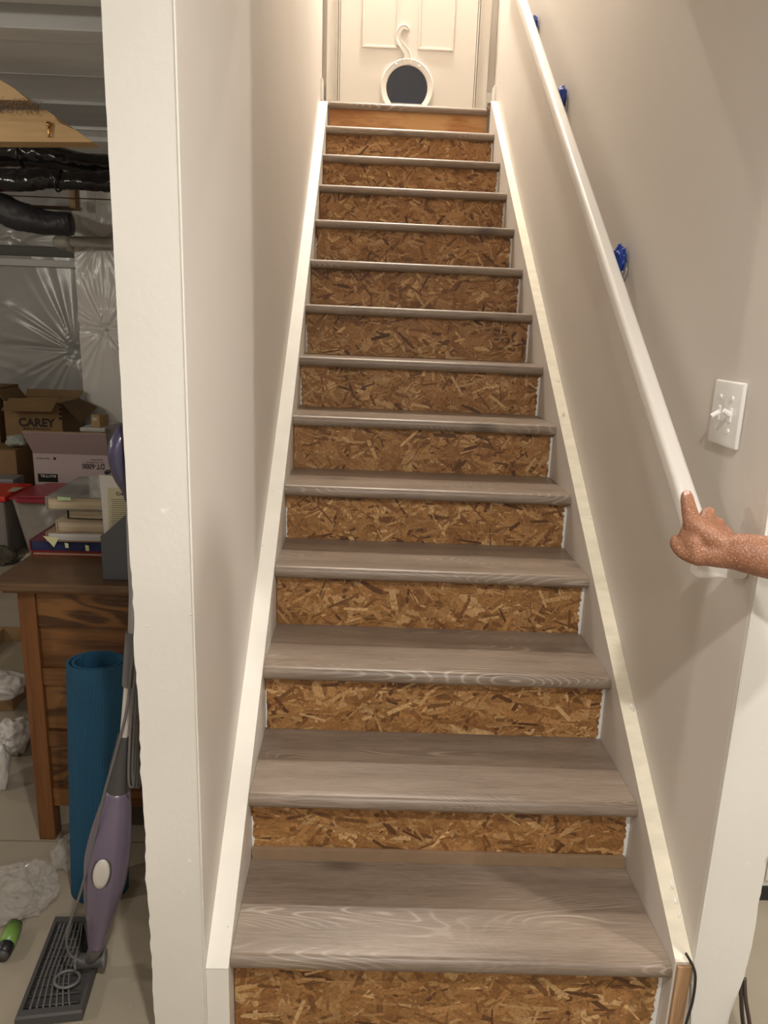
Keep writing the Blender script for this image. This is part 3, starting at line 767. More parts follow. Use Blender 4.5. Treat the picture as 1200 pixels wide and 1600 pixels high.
bm = bmesh.new(); rr = random.Random(5)
for k in range(420):
    p = at(rr.uniform(-40, 62), 165+rr.gauss(0, 5), YW-0.012+rr.uniform(-.006, .008)); 
    d = Vector((rr.gauss(0, 1), rr.gauss(0, .6), rr.gauss(0, .7)-0.5)).normalized()*rr.uniform(.006, .02)
    d.y = -abs(d.y)*.3; tube(bm, [p, p+d*.5+Vector((0, 0, rr.uniform(-.004, .004))), p+d], 0.0009, 3)
o = mesh_obj('insulation_fluff', bm, mat('glass_fibre', (0.30, 0.24, 0.19), 0.8)); tag(o, 'frayed fibrous insulation squeezed between two pine boards', 'insulation', kind='stuff')
p = at(76, 196, YW-0.012)
bm = bmesh.new(); tube(bm, [p+Vector((0, 0.012, 0.006)), p+Vector((0, 0, 0.006)), p+Vector((0, 0, -0.004))], 0.0085, 12); local(mesh_obj('fitting_nut', bm, BRASS, None, True), lo)
bm = bmesh.new(); tube(bm, [p+Vector((0, 0, -0.003)), p+Vector((0, 0, -0.012)), p+Vector((0, 0, -0.026)), p+Vector((0, 0, -0.036))], [0.005, 0.0065, 0.004, 0.0022], 10); local(mesh_obj('fitting_spout', bm, BRASS, None, True), lo)
bm = bmesh.new(); tube(bm, [p+Vector((0, 0, -0.037)), p+Vector((0, 0, -0.039))], 0.008, 12); local(mesh_obj('fitting_plate', bm, BRASS, None, True), lo)
# nail sticking out
nl = boxo('nail', tuple(at(46, 156, YW)), tuple(at(80, 159, YW)+Vector((0, .003, .003))), SILVER, None, 0.0); tag(nl, 'long nail sticking out of the upper pine board', 'nail')
# black wrapped ducts
def wrapped(pxs, Y, rads, m, lab, seed, ties=(), name='wrapped_duct'):
    P = spline([at(a, b, Y) for a, b in pxs], 14)
    R = []
    for i in range(len(P)):
        t = i/(len(P)-1)*(len(rads)-1); k = min(int(t), len(rads)-2); R.append(rads[k]+(rads[k+1]-rads[k])*(t-k))
    th = thing(name, lab, 'duct', P[len(P)//2])
    bm = bmesh.new(); tube(bm, P, R, 40)
    for v in bm.verts:
        n_ = v.co.copy()
        c = min(P, key=lambda q: (q-n_).length_squared); d = (n_-c)
        if d.length < 1e-5: continue
        v.co += d.normalized()*(0.014*noise.noise(Vector((n_.x*7, n_.y*12, n_.z*12+seed)))-0.010*abs(noise.noise(Vector((n_.x*34, n_.y*26, n_.z*26+seed)))))
    local(mesh_obj('plastic_sleeve', bm, m, None, True), th)
    for tx in ties:
        c = P[int(tx*(len(P)-1))]; q = P[min(int(tx*(len(P)-1))+1, len(P)-1)]; t = (q-c).normalized()
        u = t.cross(Vector((0, 0, 1))).normalized(); v = t.cross(u); r0 = R[int(tx*(len(P)-1))]+0.004
        bm = bmesh.new(); tube(bm, [c+(u*math.cos(2*PI*k/24)+v*math.sin(2*PI*k/24))*r0 for k in range(24)], 0.005, 6, True)
        local(mesh_obj('tie_band', bm, m, None, True), th)
    return th
wrapped([(-120, 236), (-40, 238), (30, 240), (90, 246), (150, 258), (215, 262)], 2.30, [0.052, 0.05, 0.053, 0.05, 0.05], BLACKP, 'upper black plastic wrapped duct under the pine board', 1, (0.42,))
wrapped([(-120, 285), (-40, 284), (30, 281), (80, 279), (100, 284), (150, 283), (215, 288)], 2.20, [0.045, 0.046, 0.045, 0.038, 0.046, 0.045], BLACKP, 'lower shiny black plastic wrapped duct above the flexible duct', 4, (0.63,))
wrapped([(-60, 305), (-10, 320), (25, 335), (60, 346), (90, 350), (112, 350)], 3.8, [0.095, 0.09, 0.085, 0.075, 0.062], DUCTG, 'matt dark flexible duct sagging beside the plastic pipe elbow', 7, (), 'flexible_duct')
for k, (v0, v1, Y, lab) in enumerate(((302, 312, 4.1, 'dark brown joist face just under the black ducts'), (316, 328, 4.4, 'brown timber plate above the wrapped wall corner'), (334, 345, 4.9, 'short brown timber end beside the wrapped wall corner'))):
    q0 = at(-60, v0, Y); q1 = at(185 if k == 0 else 122, v1, Y)
    tag(boxo('joist', (q0.x, Y, q1.z), (q1.x, Y+0.04, q0.z), DKWOOD, None, 0.002), lab, 'timber')
q0 = at(108, 312, 4.2)
tag(boxo('timber_block', (q0.x, 4.2, q0.z-0.05), (q0.x+0.04, 4.29, 2.70), BAREWOOD, None, 0.002), 'small pale timber offcut at the top of the wrapped wall', 'timber')

# ------------------------------------------------------------------ oak desk
dk = thing('oak_desk', 'old golden oak panelled desk standing behind the blue mat', 'desk', (-0.40, 0.90, Z0))
DL, DR, DY0, DY1, DT = -0.640, -0.170, 0.600, 1.25, 0.728
def L_(o): return local(o, dk)
bm = bmesh.new(); box(bm, (DL-0.055, DY0-0.03, DT), (DR+0.012, DY1+0.03, DT+0.022), 0.006); L_(mesh_obj('desk_top', bm, OAKTOP))
L_(boxo('top_moulding', (DL-0.03, DY0-0.014, DT-0.010), (DR+0.006, DY1+0.014, DT), OAK, None, 0.003))
for x in (DL, DR-0.045):
    for y in (DY0, DY1-0.045):
        L_(boxo('post', (x, y, Z0), (x+0.045, y+0.045, DT-0.008), OAKV, None, 0.004))
rails = [(0.621, 0.718), (0.452, 0.501), (0.268, 0.316), (0.085, 0.139)]
for k, (a, b) in enumerate(rails):
    L_(boxo('rail', (DL+0.045, DY0+0.006, a), (DR-0.045, DY0+0.028, b), OAKCH if k == 0 else OAK, None, 0.003))
for (a, b) in ((0.501, 0.621), (0.316, 0.452), (0.139, 0.268)):
    L_(boxo('panel', (DL+0.045, DY0+0.016, a), (DR-0.045, DY0+0.026, b), OAKCH if a < 0.4 else OAK, None, 0.001))
    L_(boxo('panel', (DL+0.012, DY0+0.045, a), (DL+0.022, DY1-0.045, b), OAK, None, 0.001))
for k, (a, b) in enumerate(rails):
    L_(boxo('rail', (DL+0.004, DY0+0.045, a), (DL+0.026, DY1-0.045, b), OAK, None, 0.003))
    L_(boxo('rail', (DL+0.045, DY1-0.028, a), (DR-0.045, DY1-0.006, b), OAK, None, 0.003))
ZD = DT+0.022

# ------------------------------------------------------------------ things on the desk
def book(name, lab, x0, x1, y0, y1, z0, z1, cov, pg, cat='book', rot=0.0, hard=True, spine='L'):
    """pages face the stairs, spine on the left unless told"""
    t = thing(name, lab, cat, ((x0+x1)/2, (y0+y1)/2, z0), group='books and folders piled on the oak desk')
    c = 0.0025 if hard else 0.0012; M = Matrix.Rotation(rot, 4, 'Z')
    w2, d2, h = (x1-x0)/2, (y1-y0)/2, z1-z0
    def A(nm, a, b, m, bev=0.0006):
        bm = bmesh.new(); box(bm, a, b, bev); bmesh.ops.transform(bm, matrix=M, verts=bm.verts); return mesh_obj(nm, bm, m, t)
    A('cover', (-w2, -d2, 0), (w2, d2, c), cov); A('cover', (-w2, -d2, h-c), (w2, d2, h), cov)
    A('page_block', (-w2+c+0.001, -d2+0.004, c+0.0003), (w2-0.004, d2-0.004, h-c-0.0003), pg, 0.0)
    A('spine', (-w2-0.0015, -d2, 0.0), (-w2+c, d2, h), cov, 0.001)
    return t
ya = 0.80; K = lambda px, py: at(px, py, ya)
def zrow(py): return K(110, py).z
lv = [ZD, ZD+0.009, 0.0, 0.0]
zs = [ZD+0.0005, ZD+0.0095, ZD+0.0355, ZD+0.058, ZD+0.064, ZD+0.090, ZD+0.118, ZD+0.128, ZD+0.158]
book('folder', 'flat red and orange folder at the bottom of the pile on the desk', -0.685, -0.40, ya, ya+.30, ZD+.0005, ZD+.0105*1.1, REDB, PAGES, 'folder')
book('ring_binder', 'thick dark navy and maroon binder with sticky tabs near the bottom of the pile', -0.690, -0.40, ya+.005, ya+.28, ZD+.0110*1.1, ZD+.040*1.1, MAROON, NAVY, 'binder')
book('notebook', 'white paged notebook with a brown cover above the maroon binder', -0.640, -0.40, ya-.005, ya+.25, ZD+.0405*1.1, ZD+.066*1.1, TANC, PAGESW, 'notebook', 0.03)
book('paperback', 'cream paged paperback in the middle of the pile', -0.612, -0.40, ya-.002, ya+.21, ZD+.0665*1.1, ZD+.096*1.1, PAGES, PAGES, rot=0.05, hard=False)
book('paperback', 'tan paged paperback under the laminated book', -0.578, -0.40, ya+.01, ya+.20, ZD+.0965*1.1, ZD+.124*1.1, DARK, PAGES, rot=-0.04, hard=False)
tb = book('library_book', 'large laminated cover book with green slips on top of the pile', -0.632, -0.385, ya-.01, ya+.27, ZD+.1245*1.1, ZD+.158*1.1, GLOSSC, PAGES, rot=0.03)
for k, (px, py, w_, h_, mm, lab) in enumerate(((80, 846, .022, .030, STICKY, 'folded yellow note hanging from the white notebook'), (104, 852, .010, .014, STICKY, 'small yellow tab on the maroon binder beside the folded note'), (136, 856, .010, .016, STICKY, 'small yellow tab nearest the grey file box'), (100, 779, .036, .010, GREENN, 'green slip tucked in the laminated book'))):
    p = at(px, py, ya-0.014)
    bm = bmesh.new()
    if k == 0: prism(bm, [p+Vector((-w_, 0, h_/2)), p+Vector((w_, 0, h_/2-.004)), p+Vector((w_*.4, -.006, -h_/2)), p+Vector((-w_*.1, -.004, -h_*.1))], (0, .001, 0))
    else: prism(bm, [p+Vector((-w_/2, 0, h_/2)), p+Vector((w_/2, 0, h_/2-.002)), p+Vector((w_/2+.001, -.002, -h_/2)), p+Vector((-w_/2+.002, -.002, -h_/2))], (0, .001, 0))
    tag(mesh_obj('paper_slip', bm, mm), lab, 'note', 'paper slips in the book pile')
# pencil bundle / coloured folders between
for k, (mm, lab) in enumerate(((NAVY, 'blue'), (mat('orange_edge', (0.40, 0.12, 0.03), 0.5), 'orange'))):
    pass
# slate magazine file with a printed booklet
mf = thing('magazine_file', 'dark slate grey card magazine file with a sloping cut, on the desk', 'magazine file', (-0.36, 0.66, ZD))
y0 = 0.615
q = [Vector((-0.424, y0, ZD+0.001)), Vector((-0.290, y0, ZD+0.001)), Vector((-0.290, y0, 1.03)), Vector((-0.335, y0, 0.955)), at(198, 806, y0), at(159, 842, y0)]
q = [Vector((-0.424, y0, ZD+0.001)), Vector((-0.250, y0, ZD+0.001)), Vector((-0.250, y0, 0.93)), at(198, 803, y0), at(158.5, 838, y0)]
for yy in (y0, y0+0.09):
    bm = bmesh.new(); prism(bm, [v+Vector((0, yy-y0, 0)) for v in q], (0, 0.002, 0)); local(mesh_obj('side', bm, FILEG), mf)
local(boxo('base', (-0.423, y0+.002, ZD+0.0005), (-0.251, y0+.09, ZD+0.003), FILEG, None, 0), mf)
local(boxo('front', (-0.424, y0+.002, ZD+0.001), (-0.422, y0+.09, q[4].z), FILEG, None, 0), mf)
local(boxo('back', (-0.252, y0+.002, ZD+0.001), (-0.250, y0+.09, 0.93), FILEG, None, 0), mf)
bk = thing('booklet', 'cream printed booklet standing in the slate magazine file', 'booklet', (-0.37, y0+0.02, ZD+.004))
yb_ = y0+0.020
bm = bmesh.new(); prism(bm, [Vector((-0.419, yb_, ZD+0.005)), Vector((-0.300, yb_, ZD+0.005)), Vector((-0.300, yb_, 1.0)), at(186, 745, yb_), at(155, 742, yb_)], (0, 0.010, 0))
local(mesh_obj('pages', bm, PAPER), bk)
bm = bmesh.new(); prism(bm, [at(170, 835, yb_-.0006), Vector((-0.305, yb_-.0006, ZD+.03)), at(206, 763, yb_-.0006), at(168, 762, yb_-.0006)], (0, 0.0005, 0))
pg = local(mesh_obj('printed_page', bm, PAPERY), bk); pg['label'] = 'yellowish printed page'
p = at(193, 772, yb_-.001); q_ = text('page_heading', 'Creativ', 0.0125, INK, face_cam(p), None, 0.0003); q_.data.transform(Matrix.Translation(-Vector(bk.location))); q_.parent = pg
bm = bmesh.new()
for k in range(17):
    a = at(173, 780+k*3.3, yb_-.001); b = at(203, 780+k*3.3+0.4, yb_-.001)
    s_ = R_.uniform(0, .004)
    prism(bm, [a+Vector((s_, 0, 0)), b, b+Vector((0, 0, -.0011)), a+Vector((s_, 0, -.0011))], (0, .0004, 0))
q_ = mesh_obj('text_lines', bm, INK, None); q_.data.transform(Matrix.Translation(-Vector(bk.location))); q_.parent = pg; q_['kind'] = 'stuff'
# white curled envelope behind
bm = bmesh.new(); cv = [at(196, 770, 0.64), at(195, 785, 0.64), at(197, 800, 0.64), at(203, 815, 0.64)]
for k, c in enumerate(cv): cv[k] = c
prism(bm, cv+[Vector((-0.26, .64, cv[-1].z)), Vector((-0.26, .64, cv[0].z))], (0, 0.004, 0))
tag(mesh_obj('white_card', bm, PAPER), 'white curved card edge beside the booklet in the slate file', 'card')

# ------------------------------------------------------------------ boxes behind the desk
def flat_box(t, nm, x0, x1, y0, y1, z0, z1, m, mi, th=0.004, open_top=True):
    local(boxo(nm, (x0, y0, z0), (x1, y0+th, z1), m, None, 0), t); local(boxo(nm, (x0, y1-th, z0), (x1, y1, z1), m, None, 0), t)
    local(boxo(nm, (x0, y0+th, z0), (x0+th, y1-th, z1), m, None, 0), t); local(boxo(nm, (x1-th, y0+th, z0), (x1, y1-th, z1), m, None, 0), t)
    local(boxo('bottom', (x0+th, y0+th, z0), (x1-th, y1-th, z0+th), mi, None, 0), t)
    if not open_top: local(boxo('lid', (x0, y0, z1), (x1, y1, z1+th), m, None, 0), t)
def flap(t, pts, m, th=0.004):
    pts = [Vector(p) for p in pts]; n_ = (pts[1]-pts[0]).cross(pts[3]-pts[0]).normalized()
    bm = bmesh.new(); prism(bm, pts, n_*th); return local(mesh_obj('flap', bm, m), t)
# supporting low shelf and lower boxes
def crate(lab, x0, x1, y0, y1, z0, z1, m=CARD, name='cardboard_box'):
    t = thing(name, lab, 'box', ((x0+x1)/2, (y0+y1)/2, z0))
    local(boxo('carton', (x0, y0, z0), (x1, y1, z1), m, None, 0.003), t)
    local(boxo('tape_strip', ((x0+x1)/2-.025, y0-.0006, z1-.05), ((x0+x1)/2+.025, y0, z1), TANC, None, 0), t)
    local(boxo('tape_strip', ((x0+x1)/2-.025, y0-.0006, z1+.0001), ((x0+x1)/2+.025, y1, z1+.0007), TANC, None, 0), t)
    return t
# red lidded bin
YR = 3.00
bx0, bx1 = at(7, 785, YR).x, -1.30
zl1 = at(60, 782, YR).z
zb_ = Z0+0.001
rb = thing('storage_bin', 'cloudy clear storage bin with a dark red lid on the floor behind the book pile', 'storage bin', ((bx0+bx1)/2, YR+.2, Z0))
bm = bmesh.new(); zt_ = zl1-0.012
lo_ = [(bx0+.085, YR+.06), (bx1-.085, YR+.06), (bx1-.085, YR+.40), (bx0+.085, YR+.40)]; hi_ = [(bx0+.022, YR+.02), (bx1-.022, YR+.02), (bx1-.022, YR+.44), (bx0+.022, YR+.44)]
va = [bm.verts.new((*p, zb_)) for p in lo_]; vb = [bm.verts.new((*p, zt_)) for p in hi_]
bm.faces.new(va[::-1])
for k in range(4): bm.faces.new((va[k], va[(k+1) % 4], vb[(k+1) % 4], vb[k]))
bmesh.ops.bevel(bm, geom=[e for e in bm.edges if abs(e.verts[0].co.z-e.verts[1].co.z) > .1], offset=0.03, segments=4, affect='EDGES')
tb_ = local(smooth_by_angle(mesh_obj('tub', bm, CLEARP), 50), rb); md = tb_.modifiers.new('s', 'SOLIDIFY'); md.thickness = 0.003
bm = bmesh.new()
vs = box(bm, (bx0, YR, zl1-.018), (bx1, YR+.48, zl1), 0)
bmesh.ops.bevel(bm, geom=[e for e in bm.edges if abs(e.verts[0].co.z-e.verts[1].co.z) > .01], offset=0.06, segments=5, affect='EDGES')
bmesh.ops.bevel(bm, geom=[e for e in bm.edges if abs(e.verts[0].co.z-e.verts[1].co.z) < .001], offset=0.005, segments=2, affect='EDGES')
local(mesh_obj('lid', bm, REDLID), rb)
bm = bmesh.new(); box(bm, (bx0+.06, YR+.06, zl1), (bx1-.06, YR+.42, zl1+.010), 0.005); local(mesh_obj('lid_panel', bm, REDLID), rb)
local(boxo('contents', (bx0+.10, YR+.08, zb_+.005), (bx1-.10, YR+.36, zb_+.24), PAPER, None, 0.01), rb)
bm = bmesh.new()
P4 = [onz_(12, 768, zl1+.0115), onz_(24, 768, zl1+.0115), onz_(36, 762, zl1+.0115), onz_(20, 762, zl1+.0115)]
prism(bm, P4, (0, 0, 0.002))
tag(mesh_obj('card_scrap', bm, PAPERY), 'cream scrap of card on the left corner of the red lid', 'card')
# printed white box turned upside down
YT = 3.56
tx0, tx1 = at(52, 720, YT).x, at(171, 720, YT).x; tz1 = at(100, 707, YT).z; tz0 = Z0+.001
kf = 1.7
pt_ = thing('printed_box', 'open pale pink white printed box with upside down lettering and a raised flap', 'box', ((tx0+tx1)/2, YT+.15, tz0))
flat_box(pt_, 'wall', tx0, tx1, YT, YT+.30, tz0, tz1, PINKBOX, CARDD)
f_ = flap(pt_, [at(52, 707, YT), at(170, 711, YT), at(165, 678, YT-.13), at(34, 674, YT-.13)], PINKBOX); f_['label'] = 'raised pink front flap'
flap(pt_, [at(36, 672.5, YT-.128), at(164, 676.5, YT-.128), at(165, 679, YT-.131), at(34, 675, YT-.131)], CARD, 0.004)
flap(pt_, [(tx1-.002, YT+.01, tz1), (tx1-.002, YT+.29, tz1), (tx1+.06, YT+.29, tz1+.13), (tx1+.06, YT+.01, tz1+.13)], CARDD)
fw_ = next(c for c in pt_.children if c.name.startswith('wall'))
def stamp(s, px, py, size, Y, m, par, flip=True, bold=0.0, sx=1.0):
    p = at(px, py, Y); q = text('print', s, size, m, face_cam(p, flip) @ Matrix.Diagonal((sx, 1, 1, 1)), None, bold)
    root = par.parent if par.parent else par
    q.data.transform(Matrix.Translation(-Vector(root.location))); q.parent = par; return q
def into(q, root, par): q.data.transform(Matrix.Translation(-Vector(root.location))); q.parent = par
stamp('DT-6000', 146, 728.5, 0.049, YT-.0012, INK, fw_, True, 0.0010, 0.80)
stamp('DAC / PREAMPLIFIER', 148, 722.5, 0.0125, YT-.0012, INK, fw_); stamp('SILVER FINISH', 151, 718.5, 0.0125, YT-.0012, INK, fw_)
stamp('HIGH FIDELITY', 67, 716.2, 0.014, YT-.0012, INK, fw_)
bm = bmesh.new(); p = at(85.5, 716.5, YT-.0012); tube(bm, [p, p+Vector((0, -.0004, 0))], 0.009, 14); into(mesh_obj('print_mark', bm, INK), pt_, fw_)
bm = bmesh.new(); a = at(59, 740, YT-.0005); b = at(91, 753.5, YT-.0005); box(bm, (a.x, YT-.001, b.z), (b.x, YT-.0003, a.z)); into(mesh_obj('black_label', bm, DARK), pt_, fw_)
into(text('label_lettering', 'ROTEL', 0.030, PAPER, face_cam(at(75, 743.6, YT-.0014), True) @ Matrix.Diagonal((1.15, .75, 1, 1)), None, 0.0006), pt_, fw_)
# black and red cartons right of it
p0, p1 = at(163, 736, 3.50), at(210, 748, 3.50)
bc_ = thing('black_carton', 'black carton with a pale swirl behind the top of the booklet', 'box', (p0.x+.05, 3.45, Z0))
local(boxo('carton', (p0.x, 3.50, Z0+.001), (p1.x+.05, 3.545, p0.z), BLACKC, None, 0.002), bc_)
bm = bmesh.new(); tube(bm, spline([at(167, 747, 3.497), at(171, 741, 3.497), at(175, 739, 3.497), at(173, 744, 3.497), at(178, 742, 3.497)], 5), .0025, 5); q = local(mesh_obj('swirl_print', bm, PAPER), bc_)
q0 = at(193, 728, 3.60)
tag(boxo('red_carton', (q0.x, 3.60, Z0+.001), (q0.x+.16, 3.66, q0.z+.02), REDB, None, 0.002), 'narrow red carton glimpsed through the lilac mop handle', 'box')
p0, p1 = at(168, 665, 3.90), at(215, 740, 3.90)
bm = bmesh.new(); prism(bm, [(p0.x+.04, 3.90, Z0+.001), (p1.x+.1, 3.90, Z0+.001), (p1.x+.1, 3.90, p0.z+.04), (p0.x+.08, 3.90, p0.z+.018), (p0.x, 3.90, p0.z)], (0, .02, 0))
tag(mesh_obj('grey_board', bm, mat('grey_card', (0.21, 0.19, 0.20), 0.6)), 'grey board standing behind the lilac mop handle', 'board')
# removal box with CAREY
YY = 4.00
cx0, cx1 = at(8, 660, YY).x, at(97, 660, YY).x
cz0 = at(50, 684, YY).z; cz1 = at(50, 628, YY).z
crate('closed carton hidden under the lettered box with open flaps', cx0+.02, cx1-.02, YY+.02, YY+.33, Z0+.001, cz0-.002)
cbx = thing('moving_box', 'open brown moving box lettered in black with its flaps folded out', 'box', ((cx0+cx1)/2, YY+.2, cz0))
flat_box(cbx, 'wall', cx0, cx1, YY, YY+.35, cz0, cz1, CARD, CARDD)
flap(cbx, [at(14, 622, YY), at(92, 621, YY), at(80, 643, YY-.13), at(2, 641, YY-.13)], CARD)
flap(cbx, [(cx1, YY+.01, cz1), (cx1, YY+.34, cz1), (cx1+.13, YY+.34, cz1-.06), (cx1+.13, YY+.01, cz1-.13)], CARDD)
flap(cbx, [(cx0, YY+.35, cz1), (cx1, YY+.35, cz1), (cx1+.02, YY+.39, cz1+.05), (cx0, YY+.39, cz1+.05)], CARD)
flap(cbx, [(cx0, YY+.01, cz1), (cx0, YY+.34, cz1), (cx0-.05, YY+.34, cz1+.07), (cx0-.05, YY+.01, cz1+.07)], CARD)
fw_ = next(c for c in cbx.children if c.name.startswith('wall'))
stamp('CAREY', 57, 661, 0.078, YY-.0012, INK, fw_, False, 0.0035, 1.02)
stamp('Moving & Storage, Inc.', 58, 670.0, 0.020, YY-.0012, INK, fw_, False, 0.0004, 1.05)
for k in range(4):
    q0 = at(94.5, 633+k*7, YY-.001); bm = bmesh.new(); box(bm, (q0.x-.010, YY-.0015, q0.z-.009), (q0.x+.010, YY-.0004, q0.z+.009)); into(mesh_obj('print_mark', bm, INK), cbx, fw_)
# white tub and small cube box
q0, q1 = at(124, 668, 3.86), at(164, 668, 3.86)
tw_ = thing('white_tub', 'white lidded tub under the small brown cube box', 'tub', ((q0.x+q1.x)/2, 4.0, Z0))
local(boxo('lid', (q0.x, 3.86, q0.z-.028), (q1.x, 4.20, q0.z), OFFWH, None, 0.008), tw_)
local(boxo('tub_body', (q0.x+.02, 3.88, Z0+.001), (q1.x-.02, 4.18, q0.z-.028), OFFWH, None, 0.02), tw_)
c0 = at(142, 669, 3.90)
sb = thing('small_box', 'small pale brown cube box on the white tub', 'box', (c0.x+.05, 3.95, q0.z))
bm = bmesh.new(); box(bm, (c0.x+.006, 3.915, q0.z+.0003), (c0.x+.086, 3.995, q0.z+.080), 0.001, Matrix.Rotation(-0.5, 3, 'Z'), (c0.x+.045, 3.955, q0.z)); local(mesh_obj('carton', bm, mat('light_cardboard', (0.42, 0.28, 0.13), 0.8)), sb)
bm = bmesh.new(); box(bm, (c0.x+.02, 3.9142, q0.z+.042), (c0.x+.06, 3.9148, q0.z+.062), 0.0, Matrix.Rotation(-0.5, 3, 'Z'), (c0.x+.045, 3.955, q0.z)); local(mesh_obj('tape_piece', bm, PAPER), sb)
# clutter at the far left
crate('brown carton at the left edge between the red bin and the lettered box', -2.6, at(38, 700, 3.68).x-.06, 3.68, 3.96, Z0+.001, at(10, 706, 3.62).z)
crate('tall carton at the left edge left of the lettered box', -3.0, at(-6, 612, 4.1).x, 4.1, 4.45, Z0+.001, at(-6, 606, 4.1).z)
yg = 3.60
gx = at(21, 755, yg).x
gx = at(21, 755, 3.50).x
gb = thing('grey_case', 'grey hard case standing at the left edge behind the red bin', 'case', (gx-.2, 3.58, Z0))
zg = at(10, 749, 3.50).z
local(boxo('case_lower', (gx-.50, 3.50, Z0+.001), (gx, 3.66, zg-.10), GREYPL, None, 0.008), gb)
local(boxo('case_lid', (gx-.50, 3.50, zg-.098), (gx, 3.66, zg), mat('grey_lid', (0.24, 0.24, 0.26), 0.4), None, 0.008), gb)
crumple('crumpled_paper', 'crumpled pale paper in the gap between the left carton and the printed box', 'paper', (at(26, 690, 3.78).x, 3.78, at(10, 706, 3.62).z+.05), (.06, .05, .035), mat('packing_paper', (0.36, 0.38, 0.34), 0.8), 3, 4)
yr_ = 3.08
rx1 = at(9, 786, yr_).x
rl = thing('blue_tub', 'dark blue filled tub with a bright red lid cut by the left edge', 'storage bin', (rx1-.2, 3.2, Z0))
zr1 = at(0, 776, yr_).z
local(boxo('lid', (rx1-.40, yr_, zr1-.035), (rx1-.002, yr_+.38, zr1), mat('bright_red', (0.6, 0.03, 0.02), 0.35), None, 0.012), rl)
local(boxo('tub_body', (rx1-.38, yr_+.02, Z0+.001), (rx1-.02, yr_+.36, zr1-.035), CLEARP, None, 0.02), rl)
local(boxo('contents', (rx1-.37, yr_+.03, Z0+.006), (rx1-.03, yr_+.35, zr1-.17), NAVY, None, 0.01), rl)
c_ = onz_(12, 872, Z0)
crumple('cloth_bundle', 'dark mottled cloth bundle on the floor in front of the red lidded bin', 'cloth', (c_.x-.02, c_.y-.09, Z0+.04), (.10, .06, .05), mat('brown_fabric', (0.10, 0.085, 0.06), 0.9, var=.7, vscale=20), 8, 5)
c_ = onz_(38, 868, Z0)
crumple('crumpled_paper', 'small crumpled grey paper on the floor between the cloth and the desk corner', 'paper', (c_.x+.12, c_.y-.16, Z0+.03), (.045, .04, .035), mat('grey_paper', (0.36, 0.34, 0.27), 0.8), 5, 4)

# ------------------------------------------------------------------ floor clutter left of the desk
tray = thing('cardboard_tray', 'open brown cardboard tray on the floor beyond the white bags', 'box', (-1.35, 1.6, Z0))
flat_box(tray, 'wall', -1.75, -1.03, 1.30, 1.90, Z0+.001, Z0+0.075, CARD, mat('tray_inside', (0.26, 0.22, 0.15), 0.8), 0.006)
local(boxo('divider', (-1.34, 1.306, Z0+.006), (-1.335, 1.894, Z0+.07), CARD, None, 0), tray)
cA = at(12, 1068, 1.22)
crumple('plastic_bag', 'large white plastic bag draped at the left edge beside the desk post', 'bag', (cA.x-.04, 1.22, cA.z-.01), (.085, .05, .050), BAGW, 1, 5, amp=.30, fold=1.7)
cA = at(30, 1118, 1.08)
crumple('plastic_bag', 'crumpled white plastic bag slumped against the foot of the desk post', 'bag', (cA.x-.01, 1.05, Z0+.052), (.055, .06, .050), BAGW, 12, 5, amp=.35, fold=1.9)
cA = at(3, 1190, 0.86)
crumple('plastic_bag', 'hanging white bag cut by the left edge below the draped bag', 'bag', (cA.x-.015, 0.84, 0.06), (.045, .04, .085), BAGW, 21, 5, amp=.30, fold=1.7)
crumple('plastic_bag', 'crinkled clear plastic bag on the floor left of the blue mat', 'bag', (-0.592, 0.355, 0.028), (.075, .070, .048), BAG, 33, 6, amp=0.45, fold=3.0)
crumple('plastic_bag', 'thin tail of clear plastic between the big clear bag and the mat', 'bag', (-0.526, 0.515, 0.012), (.035, .05, .03), BAG, 41, 5, amp=.5)
# bottle
bo = thing('bottle', 'small dark bottle with a green label poking out of the clear bag', 'bottle', (-0.545, 0.235, Z0))
ax0, ax1 = Vector((-0.548, 0.185, 0.0)), Vector((-0.560, 0.275, 0.002)); dd = ax1-ax0
bm = bmesh.new(); tube(bm, [ax0, ax0+dd*.05, ax0+dd*.06, ax0+dd*.3, ax0+dd], [.0125, .0135, .016, .018, .018], 20); local(mesh_obj('body', bm, BLACKC, None, True), bo)
bm = bmesh.new(); tube(bm, [ax0+dd*.32, ax0+dd*.95], .0186, 20); q = local(mesh_obj('label', bm, GREENB, None, True), bo)
bm = bmesh.new(); tube(bm, [ax0-dd*.02, ax0+dd*.06], .0142, 20); local(mesh_obj('cap', bm, GREYPLD, None, True), bo)

# ------------------------------------------------------------------ rolled blue mat
mt = thing('exercise_mat', 'rolled ribbed blue exercise mat standing on end in front of the desk', 'mat', (-0.385, 0.42, Z0))
bm = bmesh.new(); cxm, cym = -0.372, 0.400; turns = 1.6; n = 420; th = 0.006; inn = []; out = []
for i in range(n+1):
    t = i/n; a = 2.55+2*PI*turns*t; r_ = 0.052+0.018*t
    rib = 0.0008*(1 if (i % 4) < 2 else -1)
    out.append((cxm+math.cos(a)*(r_+rib)*1.05, cym+math.sin(a)*(r_+rib)*0.85)); inn.append((cxm+math.cos(a)*(r_-th)*1.05, cym+math.sin(a)*(r_-th)*0.85))
loop = out+inn[::-1]; H = 0.628-Z0; mlean = -0.040
for i in range(n):
    for (P, f_) in ((out, 0), (inn, 1)): pass
lo = [bm.verts.new((x+mlean, y+.02, Z0+.001)) for x, y in loop]; hi = [bm.verts.new((x, y, Z0+H)) for x, y in loop]; m_ = len(loop)
for i in range(m_): bm.faces.new((lo[i], lo[(i+1) % m_], hi[(i+1) % m_], hi[i]))
for i in range(n): bm.faces.new((hi[i], hi[i+1], hi[m_-2-i], hi[m_-1-i])); bm.faces.new((lo[i+1], lo[i], lo[m_-1-i], lo[m_-2-i]))
